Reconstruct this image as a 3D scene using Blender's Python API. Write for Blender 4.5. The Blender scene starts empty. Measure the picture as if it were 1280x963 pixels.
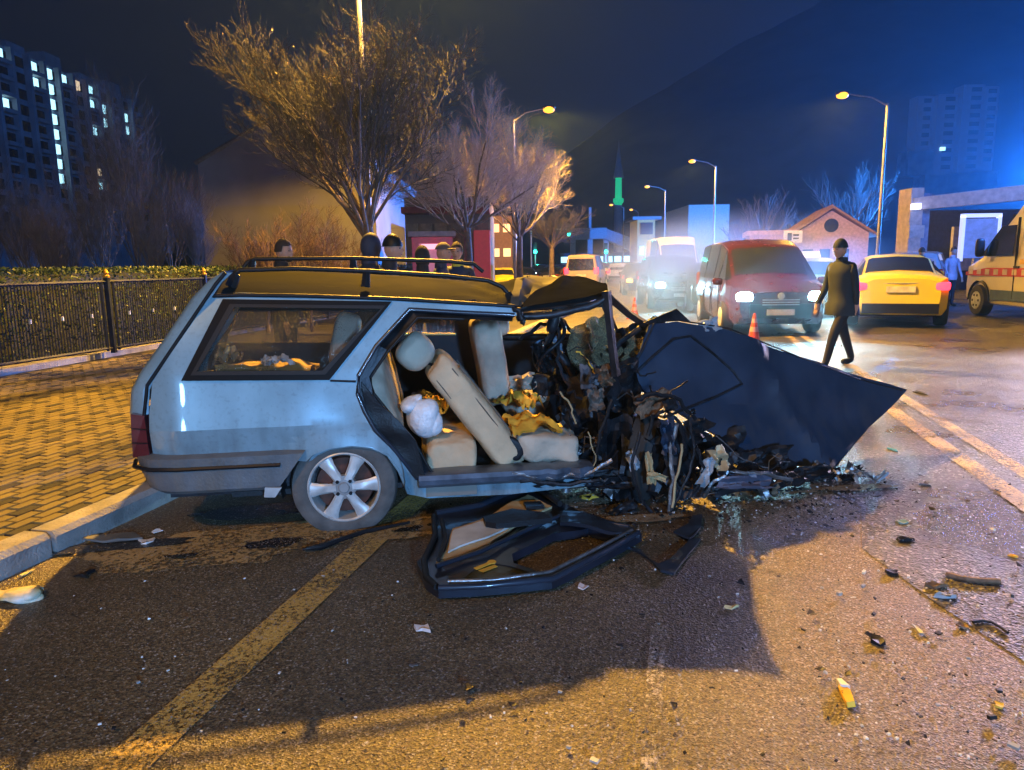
import bpy, bmesh, math, random
from mathutils import Vector, Matrix, noise
from mathutils.geometry import delaunay_2d_cdt
random.seed(7)
R = math.radians
sc = bpy.context.scene
col = sc.collection

# ------------------------------------------------------------------ camera
F, PITCH, ROLL, H = 900.0, R(9.5), R(0.9), 1.5
fwv = Vector((0, math.cos(PITCH), -math.sin(PITCH)))
upv = Vector((0, math.sin(PITCH), math.cos(PITCH)))
rtv = Vector((1, 0, 0))
cr = rtv*math.cos(ROLL) - upv*math.sin(ROLL)
cu = upv*math.cos(ROLL) + rtv*math.sin(ROLL)
CAM = Vector((0, 0, H))
cd = bpy.data.cameras.new("camera"); cam = bpy.data.objects.new("camera", cd); col.objects.link(cam)
m3 = Matrix((cr, cu, -fwv)).transposed()
cam.matrix_world = Matrix.Translation(CAM) @ m3.to_4x4()
cd.sensor_width = 36; cd.lens = 36*F/1280; cd.clip_start = .05; cd.clip_end = 5000
sc.camera = cam

# ------------------------------------------------------------------ world: overcast city night
w = bpy.data.worlds.new("World"); sc.world = w; w.use_nodes = True
nt = w.node_tree; nt.nodes.clear()
def N(t, **k):
    n = nt.nodes.new(t)
    for a, b in k.items(): setattr(n, a, b)
    return n
out = N("ShaderNodeOutputWorld"); bg = N("ShaderNodeBackground"); tc = N("ShaderNodeTexCoord"); sp = N("ShaderNodeSeparateXYZ")
rp = N("ShaderNodeValToRGB"); nz = N("ShaderNodeTexNoise"); mx = N("ShaderNodeMix", data_type='RGBA', blend_type='MULTIPLY')
nt.links.new(tc.outputs['Generated'], sp.inputs[0]); nt.links.new(sp.outputs['Z'], rp.inputs[0])
e = rp.color_ramp.elements
e[0].position = 0; e[0].color = (.0055, .0105, .030, 1); e[1].position = .7; e[1].color = (.0035, .006, .017, 1)
nt.links.new(tc.outputs['Generated'], nz.inputs['Vector']); nz.inputs['Scale'].default_value = 1.6; nz.inputs['Detail'].default_value = 3
r2 = N("ShaderNodeValToRGB"); r2.color_ramp.elements[0].color = (.7, .7, .75, 1); r2.color_ramp.elements[0].position = .3
r2.color_ramp.elements[1].color = (1.2, 1.15, 1.1, 1); r2.color_ramp.elements[1].position = .7
nt.links.new(nz.outputs['Fac'], r2.inputs[0])
mx.inputs[0].default_value = 1; nt.links.new(rp.outputs[0], mx.inputs[6]); nt.links.new(r2.outputs[0], mx.inputs[7])
nt.links.new(mx.outputs[2], bg.inputs[0]); bg.inputs[1].default_value = 1.0; nt.links.new(bg.outputs[0], out.inputs[0])

# ------------------------------------------------------------------ lights
def light(name, kind, loc, power, color, size=.1, aim=None, spot=None, blend=.6):
    l = bpy.data.lights.new(name, kind); l.energy = power; l.color = color
    if kind in ('POINT', 'SPOT'): l.shadow_soft_size = size
    if kind == 'SPOT': l.spot_size = R(spot); l.spot_blend = blend
    o = bpy.data.objects.new(name, l); col.objects.link(o); o.location = loc
    if aim is not None:
        o.rotation_euler = (Vector(aim)-Vector(loc)).to_track_quat('-Z', 'Y').to_euler()
    return o
SOD = (1, .50, .06)
KEY = (-1.6, 14.6, 9.0)
light('sodium_light', 'SPOT', (KEY[0], KEY[1], KEY[2]-.2), 27000, SOD, .12, aim=(-.4, 9, 0), spot=142, blend=.45)
light('sodium_light', 'SPOT', (-4.5, -4.5, 9.0), 2300, SOD, .3, aim=(-1.5, 2, 0), spot=150)  # unseen lamp added behind the camera to lift the brown shadow
# cool fill lights added unseen behind the camera for the blue car side
light('cool_fill_light', 'SPOT', (2.6, -5.5, 2.3), 3900, (.23, .51, 1), .35, aim=(-.6, 4.2, .7), spot=70)
light('cool_fill_light', 'SPOT', (-4.0, -6.0, 1.6), 420, (.30, .58, 1), .3, aim=(0, 4.2, .7), spot=70)

# flashing and work lights of the ambulance at the right
light('ambulance_beacon', 'POINT', (13.2, 17.5, 3.6), 2400, (.06, .22, 1), .15)
light('blue_glow_light', 'POINT', (38, 52, 7), 255000, (.03, .24, 1), .3)  # added out of view so the haze over the hill glows blue
light('ambulance_work_light', 'SPOT', (11.7, 13.6, 2.9), 5600, (.86, .72, 1), .25, aim=(8.2, 7.0, 0), spot=72, blend=.9)

# ------------------------------------------------------------------ render settings
sc.render.engine = 'CYCLES'
sc.cycles.use_denoising = True
try: sc.cycles.denoiser = 'OPENIMAGEDENOISE'
except Exception: pass
sc.cycles.max_bounces = 6; sc.cycles.transparent_max_bounces = 16; sc.cycles.volume_bounces = 0
sc.cycles.sample_clamp_indirect = 4; sc.cycles.sample_clamp_direct = 30
sc.view_settings.view_transform = 'Standard'; sc.view_settings.look = 'None'
sc.view_settings.exposure = 0; sc.view_settings.gamma = 1

# ------------------------------------------------------------------ camera maths (only to find world positions)
def ray(x, y): return fwv + cr*((x-640)/F) - cu*((y-481.5)/F)
def G(x, y, z=0.0):
    d = ray(x, y); return CAM + d*((z-H)/d.z)
def D(x, y, Y):
    d = ray(x, y); return CAM + d*(Y/d.y)
def proj(p):
    d = Vector(p)-CAM; k = d.dot(fwv)
    return 640+F*d.dot(cr)/k, 481.5-F*d.dot(cu)/k

# road frame: s along, t to the right
RD = Vector((math.sin(R(13.3)), math.cos(R(13.3)), 0)); RN = Vector((RD.y, -RD.x, 0))
def bend(s):
    if s < 28: return 0
    q = s-28
    return -.25*(q*q/(q+14))
def W(s, t, z=0.0): return RD*s + RN*(t+bend(s)) + Vector((0, 0, z))
def ST(p): return p.dot(RD), p.x*RN.x+p.y*RN.y

# ------------------------------------------------------------------ materials
MATS = {}
def pm(name, c, rough=.6, metal=0, var=.25, scale=6, bump=0, bscale=40, coat=0, emit=None, estr=0, alpha=1, c2=None, trans=0, spec=.5, coord='Object', detail=5):
    if name in MATS: return MATS[name]
    m = bpy.data.materials.new(name); m.use_nodes = True; t = m.node_tree; b = t.nodes['Principled BSDF']
    b.inputs['Roughness'].default_value = rough; b.inputs['Metallic'].default_value = metal
    b.inputs['Coat Weight'].default_value = coat; b.inputs['Alpha'].default_value = alpha
    b.inputs['Transmission Weight'].default_value = trans; b.inputs['Specular IOR Level'].default_value = spec
    tc = t.nodes.new("ShaderNodeTexCoord")
    src = tc.outputs['Object']
    if coord == 'World':
        g = t.nodes.new("ShaderNodeNewGeometry"); src = g.outputs['Position']
    n = t.nodes.new("ShaderNodeTexNoise"); n.inputs['Scale'].default_value = scale; n.inputs['Detail'].default_value = detail
    t.links.new(src, n.inputs['Vector'])
    r = t.nodes.new("ShaderNodeValToRGB"); r.color_ramp.elements[0].position = .3; r.color_ramp.elements[1].position = .7
    a = tuple(max(0, v*(1-var)) for v in c); z = tuple(min(1, v*(1+var)) for v in c) if c2 is None else c2
    r.color_ramp.elements[0].color = (*a, 1); r.color_ramp.elements[1].color = (*z, 1)
    t.links.new(n.outputs['Fac'], r.inputs[0]); t.links.new(r.outputs[0], b.inputs['Base Color'])
    if rough < .95:
        mr = t.nodes.new("ShaderNodeMapRange"); mr.inputs[3].default_value = max(.02, rough*.75); mr.inputs[4].default_value = min(1, rough*1.3)
        t.links.new(n.outputs['Fac'], mr.inputs[0]); t.links.new(mr.outputs[0], b.inputs['Roughness'])
    if bump:
        n2 = t.nodes.new("ShaderNodeTexNoise"); n2.inputs['Scale'].default_value = bscale; n2.inputs['Detail'].default_value = 4
        t.links.new(src, n2.inputs['Vector'])
        bp = t.nodes.new("ShaderNodeBump"); bp.inputs['Strength'].default_value = min(1, bump); bp.inputs['Distance'].default_value = .02
        t.links.new(n2.outputs['Fac'], bp.inputs['Height']); t.links.new(bp.outputs[0], b.inputs['Normal'])
    if emit is not None:
        b.inputs['Emission Color'].default_value = (*emit, 1); b.inputs['Emission Strength'].default_value = estr
    MATS[name] = m
    return m

def asphalt(name, dark, light_, wet, gscale=150, bump=.7, patch=None):
    m = bpy.data.materials.new(name); m.use_nodes = True; t = m.node_tree; b = t.nodes['Principled BSDF']; L = t.links.new
    g = t.nodes.new("ShaderNodeNewGeometry").outputs['Position']
    v = t.nodes.new("ShaderNodeTexVoronoi"); v.inputs['Scale'].default_value = gscale; L(g, v.inputs['Vector'])
    v2 = t.nodes.new("ShaderNodeTexVoronoi"); v2.inputs['Scale'].default_value = gscale*.42; L(g, v2.inputs['Vector'])
    sepc = t.nodes.new("ShaderNodeSeparateColor"); L(v.outputs['Color'], sepc.inputs[0])
    r = t.nodes.new("ShaderNodeValToRGB"); e = r.color_ramp.elements
    e[0].position = .15; e[0].color = (*dark, 1); e[1].position = .9; e[1].color = (*light_, 1)
    x = e.new(.97); x.color = (.33, .32, .30, 1)
    L(sepc.outputs[0], r.inputs[0])
    big = t.nodes.new("ShaderNodeTexNoise"); big.inputs['Scale'].default_value = .9; big.inputs['Detail'].default_value = 6; L(g, big.inputs['Vector'])
    br = t.nodes.new("ShaderNodeValToRGB"); br.color_ramp.elements[0].position = .35; br.color_ramp.elements[0].color = (.62, .60, .58, 1)
    br.color_ramp.elements[1].position = .65; br.color_ramp.elements[1].color = (1.15, 1.12, 1.08, 1); L(big.outputs['Fac'], br.inputs[0])
    mul = t.nodes.new("ShaderNodeMix"); mul.data_type = 'RGBA'; mul.blend_type = 'MULTIPLY'; mul.inputs[0].default_value = 1
    L(r.outputs[0], mul.inputs[6]); L(br.outputs[0], mul.inputs[7]); L(mul.outputs[2], b.inputs['Base Color'])
    mr = t.nodes.new("ShaderNodeMapRange"); mr.inputs[1].default_value = .35; mr.inputs[2].default_value = .65
    mr.inputs[3].default_value = wet; mr.inputs[4].default_value = min(.95, wet+.22); L(big.outputs['Fac'], mr.inputs[0]); L(mr.outputs[0], b.inputs['Roughness'])
    add = t.nodes.new("ShaderNodeMath"); add.operation = 'ADD'; L(v.outputs['Distance'], add.inputs[0]); L(v2.outputs['Distance'], add.inputs[1])
    bp = t.nodes.new("ShaderNodeBump"); bp.inputs['Strength'].default_value = bump; bp.inputs['Distance'].default_value = .006
    L(add.outputs[0], bp.inputs['Height']); L(bp.outputs[0], b.inputs['Normal'])
    b.inputs['Specular IOR Level'].default_value = .55
    MATS[name] = m
    return m
def painted(name, c, wear=.5, scale=60):
    m = asphalt(name, tuple(v*.8 for v in c), c, .5, 150, .5)
    t = m.node_tree; b = t.nodes['Principled BSDF']; L = t.links.new
    g = t.nodes.new("ShaderNodeNewGeometry").outputs['Position']
    n = t.nodes.new("ShaderNodeTexNoise"); n.inputs['Scale'].default_value = scale; n.inputs['Detail'].default_value = 6; n.inputs['Roughness'].default_value = .8
    n2 = t.nodes.new("ShaderNodeTexNoise"); n2.inputs['Scale'].default_value = 2.2; L(g, n2.inputs['Vector'])
    L(g, n.inputs['Vector'])
    a = t.nodes.new("ShaderNodeMath"); a.operation = 'ADD'; L(n.outputs['Fac'], a.inputs[0])
    q = t.nodes.new("ShaderNodeMath"); q.operation = 'MULTIPLY'; L(n2.outputs['Fac'], q.inputs[0]); q.inputs[1].default_value = .35; L(q.outputs[0], a.inputs[1])
    r = t.nodes.new("ShaderNodeValToRGB"); r.color_ramp.elements[0].position = wear+.13; r.color_ramp.elements[1].position = wear+.20
    L(a.outputs[0], r.inputs[0]); L(r.outputs[0], b.inputs['Alpha'])
    return m
def glass(name, c, alpha, rough=.05, spots=0):
    m = bpy.data.materials.new(name); m.use_nodes = True; t = m.node_tree; b = t.nodes['Principled BSDF']; L = t.links.new
    b.inputs['Base Color'].default_value = (*c, 1); b.inputs['Roughness'].default_value = rough; b.inputs['Alpha'].default_value = alpha
    if spots:
        tc = t.nodes.new("ShaderNodeTexCoord"); v = t.nodes.new("ShaderNodeTexVoronoi"); v.inputs['Scale'].default_value = 85
        L(tc.outputs['Object'], v.inputs['Vector'])
        r = t.nodes.new("ShaderNodeValToRGB"); r.color_ramp.elements[0].position = .12; r.color_ramp.elements[0].color = (1, 1, 1, 1)
        r.color_ramp.elements[1].position = .3; r.color_ramp.elements[1].color = (alpha, alpha, alpha, 1)
        L(v.outputs['Distance'], r.inputs[0])
        n = t.nodes.new("ShaderNodeTexNoise"); n.inputs['Scale'].default_value = 4; L(tc.outputs['Object'], n.inputs['Vector'])
        r2 = t.nodes.new("ShaderNodeValToRGB"); r2.color_ramp.elements[0].position = .4; r2.color_ramp.elements[1].position = .6; L(n.outputs['Fac'], r2.inputs[0])
        mm = t.nodes.new("ShaderNodeMix"); mm.data_type = 'FLOAT'; L(r2.outputs[0], mm.inputs[0]); mm.inputs[2].default_value = alpha; L(r.outputs[0], mm.inputs[3])
        L(mm.outputs[0], b.inputs['Alpha'])
        bp = t.nodes.new("ShaderNodeBump"); bp.inputs['Strength'].default_value = .6; bp.inputs['Distance'].default_value = .004
        L(v.outputs['Distance'], bp.inputs['Height']); L(bp.outputs[0], b.inputs['Normal'])
    MATS[name] = m
    return m
def em(name, c, s): return pm(name, tuple(min(1, v) for v in c), .5, 0, .0, emit=c, estr=s)

M_ASPH = asphalt('asphalt_wet', (.044, .035, .022), (.205, .16, .085), .36)
M_ASPH2 = asphalt('asphalt_coarse', (.024, .024, .026), (.10, .097, .10), .25, 80, 1.0)
M_YEL = painted('yellow_paint', (.60, .42, .11), .49)
M_YEL2 = painted('yellow_paint_double', (.55, .42, .20), .50, 50)
M_WHT = painted('white_paint', (.6, .6, .58), .52, 70)
M_CONC = pm('concrete_kerb', (.30, .29, .28), .8, bump=.6, bscale=60, var=.35, scale=5, coord='World')
M_SOIL = pm('dark_ground', (.04, .04, .035), .95, bump=.5, coord='World')
M_DARK = pm('black_trim', (.010, .011, .014), .42, bump=.15, bscale=90, spec=.25)
M_RUB = pm('rubber_seal', (.009, .010, .012), .5, spec=.3)
M_INT = pm('dark_interior', (.018, .018, .022), .75, var=.5)
M_FLOOR = pm('floor_felt', (.03, .03, .033), .9, bump=.6)
M_PAINT = pm('silver_blue_paint', (.26, .41, .49), .30, .25, .16, 3.2, coat=.6, bump=.05, bscale=6)
def dirtify(m, amt=.6, c=(.07, .06, .045)):
    t = m.node_tree; b = t.nodes['Principled BSDF']; L = t.links.new; src = b.inputs['Base Color'].links[0].from_socket
    tc = t.nodes.new("ShaderNodeTexCoord"); mp = t.nodes.new("ShaderNodeMapping"); mp.inputs['Scale'].default_value = (14, 14, 1.6); L(tc.outputs['Object'], mp.inputs[0])
    n = t.nodes.new("ShaderNodeTexNoise"); n.inputs['Scale'].default_value = 1; n.inputs['Detail'].default_value = 6; L(mp.outputs[0], n.inputs['Vector'])
    n2 = t.nodes.new("ShaderNodeTexNoise"); n2.inputs['Scale'].default_value = 45; n2.inputs['Detail'].default_value = 4; L(tc.outputs['Object'], n2.inputs['Vector'])
    sp = t.nodes.new("ShaderNodeSeparateXYZ"); L(tc.outputs['Object'], sp.inputs[0])
    hr = t.nodes.new("ShaderNodeMapRange"); hr.inputs[1].default_value = .75; hr.inputs[2].default_value = .30; hr.inputs[3].default_value = .10; hr.inputs[4].default_value = .75; L(sp.outputs['Z'], hr.inputs[0])
    r = t.nodes.new("ShaderNodeValToRGB"); r.color_ramp.elements[0].position = .42; r.color_ramp.elements[1].position = .72; L(n.outputs['Fac'], r.inputs[0])
    m1 = t.nodes.new("ShaderNodeMath"); m1.operation = 'MULTIPLY'; L(r.outputs[0], m1.inputs[0]); L(hr.outputs[0], m1.inputs[1])
    m2 = t.nodes.new("ShaderNodeMath"); m2.operation = 'MULTIPLY'; L(m1.outputs[0], m2.inputs[0]); m2.inputs[1].default_value = amt*1.4
    r2 = t.nodes.new("ShaderNodeMapRange"); r2.inputs[1].default_value = .55; r2.inputs[2].default_value = .75; r2.inputs[4].default_value = .35*amt; L(n2.outputs['Fac'], r2.inputs[0])
    m3 = t.nodes.new("ShaderNodeMath"); m3.operation = 'ADD'; m3.use_clamp = True; L(m2.outputs[0], m3.inputs[0]); L(r2.outputs[0], m3.inputs[1])
    mx = t.nodes.new("ShaderNodeMix"); mx.data_type = 'RGBA'; L(m3.outputs[0], mx.inputs[0]); L(src, mx.inputs[6]); mx.inputs[7].default_value = (*c, 1); L(mx.outputs[2], b.inputs['Base Color'])
dirtify(M_PAINT); 
M_PAINTD = pm('scuffed_blue_paint', (.075, .10, .14), .4, .25, .5, 9, coat=.3)
M_BUMP = pm('grey_bumper_plastic', (.10, .115, .13), .5, 0, .3, 7, bump=.2, bscale=60)
dirtify(M_BUMP, .6, (.16, .14, .11))
M_SILV = pm('alloy_silver', (.60, .61, .60), .36, .35, .2, 14)
M_TYRE = pm('dusty_tyre', (.10, .095, .09), .8, 0, .35, 9, bump=.3)
M_TYREB = pm('black_tyre', (.02, .02, .02), .75)
M_BEIGE = pm('beige_seat_cover', (.56, .42, .26), .85, 0, .18, 5, bump=.5, bscale=22)
M_BEIGE2 = pm('grey_beige_cloth', (.48, .40, .30), .85, 0, .25, 6, bump=.5, bscale=18)
M_YCLO = pm('yellow_cloth', (.75, .42, .04), .8, 0, .25, 5, bump=.4, bscale=16)
M_WBAG = pm('white_plastic_bag', (.72, .72, .74), .35, 0, .1, 10, bump=.9, bscale=18)
M_STEEL = pm('bare_steel', (.32, .32, .33), .35, .8, .5, 14, bump=.3)
M_RUST = pm('rusty_dirt_metal', (.16, .10, .06), .7, .3, .6, 18, bump=.6)
M_BLKM = pm('dark_metal', (.022, .024, .03), .45, .4, .6, 10, bump=.3, bscale=30)  # near-black metal for pillars, sheets and other crushed parts
M_HOOD = pm('hood_underside_backlit', (.020, .036, .070), .5, .1, .3, 2.5, bump=.08, bscale=8)  # dark blue base carries the bonnet's backlit shade and blue sheen
dirtify(M_HOOD, .5, (.05, .055, .07))
M_LAMPR = pm('dark_red_lens', (.10, .02, .025), .2, coat=.6)

# ------------------------------------------------------------------ mesh helpers
class MB:
    def __init__(s): s.v = []; s.f = []; s.mi = []; s.cm = 0
    def add(s, vs, fs):
        o = len(s.v); s.v += [tuple(p) for p in vs]; s.f += [tuple(i+o for i in f) for f in fs]; s.mi += [s.cm]*len(fs)
    def box(s, c, d, rot=None, taper=1.0):
        c = Vector(c); vs = []
        for z in (-1, 1):
            k = taper if z > 0 else 1
            for x, y in ((-1, -1), (1, -1), (1, 1), (-1, 1)):
                p = Vector((x*d[0]/2*k, y*d[1]/2*k, z*d[2]/2))
                if rot is not None: p = rot @ p
                vs.append(c+p)
        s.add(vs, [(3, 2, 1, 0), (4, 5, 6, 7), (0, 1, 5, 4), (1, 2, 6, 5), (2, 3, 7, 6), (3, 0, 4, 7)])
    def tube(s, pts, r, n=6, cap=True):
        pts = [Vector(p) for p in pts]
        if not isinstance(r, (list, tuple)): r = [r]*len(pts)
        vs = []; ref = None
        for i, p in enumerate(pts):
            a = pts[max(0, i-1)]; b = pts[min(len(pts)-1, i+1)]; d = (b-a)
            if d.length < 1e-9: d = Vector((0, 0, 1))
            d.normalize()
            if ref is None: ref = Vector((0, 0, 1)) if abs(d.z) < .9 else Vector((1, 0, 0))
            x = ref.cross(d)
            if x.length < 1e-4: x = Vector((1, 0, 0)).cross(d)
            x.normalize(); y = d.cross(x); ref = y.cross(x)*-1 if False else ref
            for k in range(n):
                t = 2*math.pi*k/n; vs.append(p + x*(math.cos(t)*r[i]) + y*(math.sin(t)*r[i]))
        fs = []
        for i in range(len(pts)-1):
            for k in range(n):
                k2 = (k+1) % n; fs.append((i*n+k, i*n+k2, (i+1)*n+k2, (i+1)*n+k))
        if cap and n > 2:
            fs.append(tuple(range(n))[::-1]); fs.append(tuple((len(pts)-1)*n+k for k in range(n)))
        s.add(vs, fs)
    def lathe(s, prof, n=24, c=(0, 0, 0), axis='z'):
        vs = []; c = Vector(c)
        for r, z in prof:
            for k in range(n):
                t = 2*math.pi*k/n
                p = (r*math.cos(t), r*math.sin(t), z) if axis == 'z' else (r*math.cos(t), z, r*math.sin(t))
                vs.append(c+Vector(p))
        fs = []
        for i in range(len(prof)-1):
            for k in range(n):
                k2 = (k+1) % n; fs.append((i*n+k, i*n+k2, (i+1)*n+k2, (i+1)*n+k))
        s.add(vs, fs)
    def prism(s, poly, off):
        n = len(poly); off = Vector(off); a = [Vector(p) for p in poly]; vs = a+[p+off for p in a]
        s.add(vs, [tuple(range(n))[::-1], tuple(range(n, 2*n))]+[(i, (i+1) % n, n+(i+1) % n, n+i) for i in range(n)])
    def sq(s, c, d, e1=.45, e2=.45, rot=None, nu=20, nv=12, wob=0, wsc=4, seed=0):
        c = Vector(c); vs = []
        def p_(v, e): return math.copysign(abs(v)**e, v)
        for j in range(nv+1):
            b = -math.pi/2+math.pi*j/nv
            for i in range(nu):
                a = 2*math.pi*i/nu
                q = Vector((p_(math.cos(b), e1)*p_(math.cos(a), e2)*d[0]/2, p_(math.cos(b), e1)*p_(math.sin(a), e2)*d[1]/2, p_(math.sin(b), e1)*d[2]/2))
                if wob: q *= 1+wob*(noise.noise(q*wsc*2+Vector((seed, seed*.7, 0)))+(.55*(.25-abs(noise.noise(q*wsc*3.2+Vector((seed, 3, 1))))) if nu > 40 else 0))
                if rot is not None: q = rot @ q
                vs.append(c+q)
        fs = [(j*nu+i, j*nu+(i+1) % nu, (j+1)*nu+(i+1) % nu, (j+1)*nu+i) for j in range(nv) for i in range(nu)]
        s.add(vs, fs)
    def build(s, name, mat, parent=None, smooth=None, loc=None):
        me = bpy.data.meshes.new(name); me.from_pydata(s.v, [], s.f)
        mats = mat if isinstance(mat, (list, tuple)) else [mat]
        for m in mats: me.materials.append(m)
        if len(mats) > 1:
            me.polygons.foreach_set('material_index', s.mi)
        if smooth is not None:
            me.polygons.foreach_set('use_smooth', [True]*len(me.polygons)); me.set_sharp_from_angle(angle=R(smooth))
        me.validate(); me.update()
        o = bpy.data.objects.new(name, me); col.objects.link(o)
        if parent is not None: o.parent = parent
        if loc is not None: o.location = loc
        return o
def tag(o, label=None, cat=None, group=None, kind=None):
    if label: o['label'] = label
    if cat: o['category'] = cat
    if group: o['group'] = group
    if kind: o['kind'] = kind
    return o
def empty(name, loc, rz=0, label=None, cat=None, group=None):
    o = bpy.data.objects.new(name, None); col.objects.link(o); o.location = loc; o.rotation_euler = (0, 0, rz); o.empty_display_size = .2
    return tag(o, label, cat, group)
def children(o): return [c for c in bpy.data.objects if c.parent == o]
def copy_tree(o, parent=None):
    c = o.copy(); col.objects.link(c); c.parent = parent
    for ch in children(o): copy_tree(ch, c)
    return c
def inpoly(x, y, P):
    c = False; n = len(P); j = n-1
    for i in range(n):
        xi, yi = P[i][0], P[i][1]; xj, yj = P[j][0], P[j][1]
        if (yi > y) != (yj > y) and x < (xj-xi)*(y-yi)/(yj-yi)+xi: c = not c
        j = i
    return c
def sheet(outline, holes, fn, step, thick, rows=()):
    """outline/holes are 2D; fn(a,b)->Vector; thick = Vector offset for the back side. Returns MB."""
    pts = []; edges = []
    def loop(P):
        b = len(pts); L = []
        for i in range(len(P)):
            p, q = Vector(P[i][:2]), Vector(P[(i+1) % len(P)][:2]); k = max(1, int((q-p).length/step))
            for j in range(k): L.append(p.lerp(q, j/k))
        pts.extend(L); n = len(L)
        edges.extend([(b+i, b+(i+1) % n) for i in range(n)])
        return L
    all_l = list(loop(outline))
    for h in holes: all_l += loop(h)
    xs = [p[0] for p in outline]; ys = [p[1] for p in outline]
    ylist = [min(ys)+step*(i+.5) for i in range(int((max(ys)-min(ys))/step)+1)]
    for r_ in rows: ylist = [y for y in ylist if abs(y-r_) > step*.4]+[r_]
    x = min(xs)+step/2
    while x < max(xs):
        for y in ylist:
            if inpoly(x, y, outline) and not any(inpoly(x, y, h) for h in holes) and all((x-q.x)**2+(y-q.y)**2 > (step*.45)**2 for q in all_l):
                pts.append(Vector((x, y)))
        x += step
    v, ed, fc, *_ = delaunay_2d_cdt([Vector(p) for p in pts], edges, [], 0, 1e-5)
    tr = []
    for f in fc:
        cx = sum(v[i].x for i in f)/len(f); cy = sum(v[i].y for i in f)/len(f)
        if inpoly(cx, cy, outline) and not any(inpoly(cx, cy, h) for h in holes): tr.append(tuple(f))
    mb = MB(); fr = [Vector(fn(p.x, p.y)) for p in v]; n = len(fr)
    if thick is None:
        mb.add(fr, tr); return mb
    th = Vector(thick)
    fs = list(tr)+[tuple(i+n for i in f[::-1]) for f in tr]
    cnt = {}
    for f in tr:
        for i in range(len(f)):
            a, b = f[i], f[(i+1) % len(f)]; cnt[(a, b)] = 1
    for (a, b) in list(cnt):
        if (b, a) not in cnt: fs.append((b, a, a+n, b+n))
    mb.add(fr+[p+th for p in fr], fs)
    return mb

# ================================================================== SETTING
def grid_obj(name, s0, s1, t0, t1, z, mat, ns, ntt, kind='structure', fn=W):
    mb = MB(); vs = []; fs = []
    for i in range(ns+1):
        for j in range(ntt+1): vs.append(fn(s0+(s1-s0)*i/ns, t0+(t1-t0)*j/ntt, z))
    for i in range(ns):
        for j in range(ntt): a = i*(ntt+1)+j; fs.append((a, a+1, a+ntt+2, a+ntt+1))
    mb.add(vs, fs); o = mb.build(name, mat); tag(o, kind=kind); return o
TK = -3.24
g = MB(); g.add([(-1500, -300, -.03), (1500, -300, -.03), (1500, 2500, -.03), (-1500, 2500, -.03)], [(0, 1, 2, 3)])
tag(g.build('ground', M_SOIL), kind='structure')
grid_obj('road', -25, 190, TK, 34, 0, M_ASPH, 86, 4)
# coarser, greyer wet asphalt on the right of the road
mb = MB(); vs = []; fs = []
edge = [(-6, .95), (1.6, 1.28), (2.2, 1.22), (2.8, 1.30), (3.3, 1.12), (3.9, .95), (4.6, 1.10), (5.2, .85), (7, .7), (12, .6), (30, .5), (110, .5)]
for s_, t_ in edge:
    vs += [W(s_, t_, .004), W(s_, 34, .004)]
for i in range(len(edge)-1): fs.append((2*i, 2*i+1, 2*i+3, 2*i+2))
mb.add(vs, fs); tag(mb.build('road_overlay', M_ASPH2), kind='structure')
def strip(name, pts, wd, mat, z=.008):
    mb = MB(); vs = []
    for (s_, t_) in pts: vs += [W(s_, t_-wd/2, z), W(s_, t_+wd/2, z)]
    mb.add(vs, [(2*i, 2*i+1, 2*i+3, 2*i+2) for i in range(len(pts)-1)]); return tag(mb.build(name, mat), kind='structure')
strip('edge_line', [(-4, -1.63), (2, -1.63), (6, -1.66), (18, -1.8), (28, -1.8), (34, -1.8), (45, -1.8), (60, -1.8), (90, -1.8)], .165, M_YEL)
strip('centre_line', [(-4, 2.07), (6, 2.07), (14, 2.07), (28, 2.1), (40, 2.1), (60, 2.1), (90, 2.1)], .15, M_YEL2, .012)
strip('centre_line_second', [(4.2, 2.36), (8, 2.36), (14, 2.36), (28, 2.4), (60, 2.4)], .13, M_YEL2, .012)
a = G(822, 800); b = G(815, 950)
sa, ta = ST(a); sb, tb = ST(b)
strip('worn_lane_line', [(sb-.4, tb), (sa, ta), (sa+.1, ta)], .06, painted('worn_white', (.5, .48, .46), .56, 60), .008)
# fluid stains
M_STAIN = asphalt('oil_stain', (.008, .008, .007), (.03, .028, .025), .12, 150, .35)
def blob(name, px, py, rx, ry, mat, z, seed=1, rot=0, kind='structure', n=40):
    c = G(px, py); mb = MB(); vs = [(c.x, c.y, z)]
    for i in range(n):
        t = 2*math.pi*i/n; k = 1+.35*noise.noise(Vector((math.cos(t)*1.6, math.sin(t)*1.6, seed*3.3)))+.12*noise.noise(Vector((math.cos(t)*6, math.sin(t)*6, seed*5.3)))
        x, y = rx*k*math.cos(t), ry*k*math.sin(t)
        vs.append((c.x+x*math.cos(rot)-y*math.sin(rot), c.y+x*math.sin(rot)+y*math.cos(rot), z))
    mb.add(vs, [(0, 1+i, 1+(i+1) % n) for i in range(n)]); return tag(mb.build(name, mat), kind=kind)
for i, (x, y, rx, ry) in enumerate([(340, 681, .17, .07), (228, 697, .08, .03), (330, 640, .45, .12), (90, 690, .7, .06), (560, 660, .3, .06)]):
    blob('fluid_stain', x, y, rx, ry, M_STAIN, .0105+.0004*i, i+1, .2)
if 0: blob('road_patch', 290, 930, .22, .10, asphalt('asphalt_dark_patch', (.010, .010, .010), (.03, .03, .03), .5), .0102, 9)
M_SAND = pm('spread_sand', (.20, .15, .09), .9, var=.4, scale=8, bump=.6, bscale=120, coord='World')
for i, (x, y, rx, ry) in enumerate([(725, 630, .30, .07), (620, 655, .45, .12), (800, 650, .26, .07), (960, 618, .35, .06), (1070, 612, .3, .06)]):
    blob('spilled_sand', x, y, rx, ry, M_SAND, .0125+.0004*i, i+11, .1, 'stuff')
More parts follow.
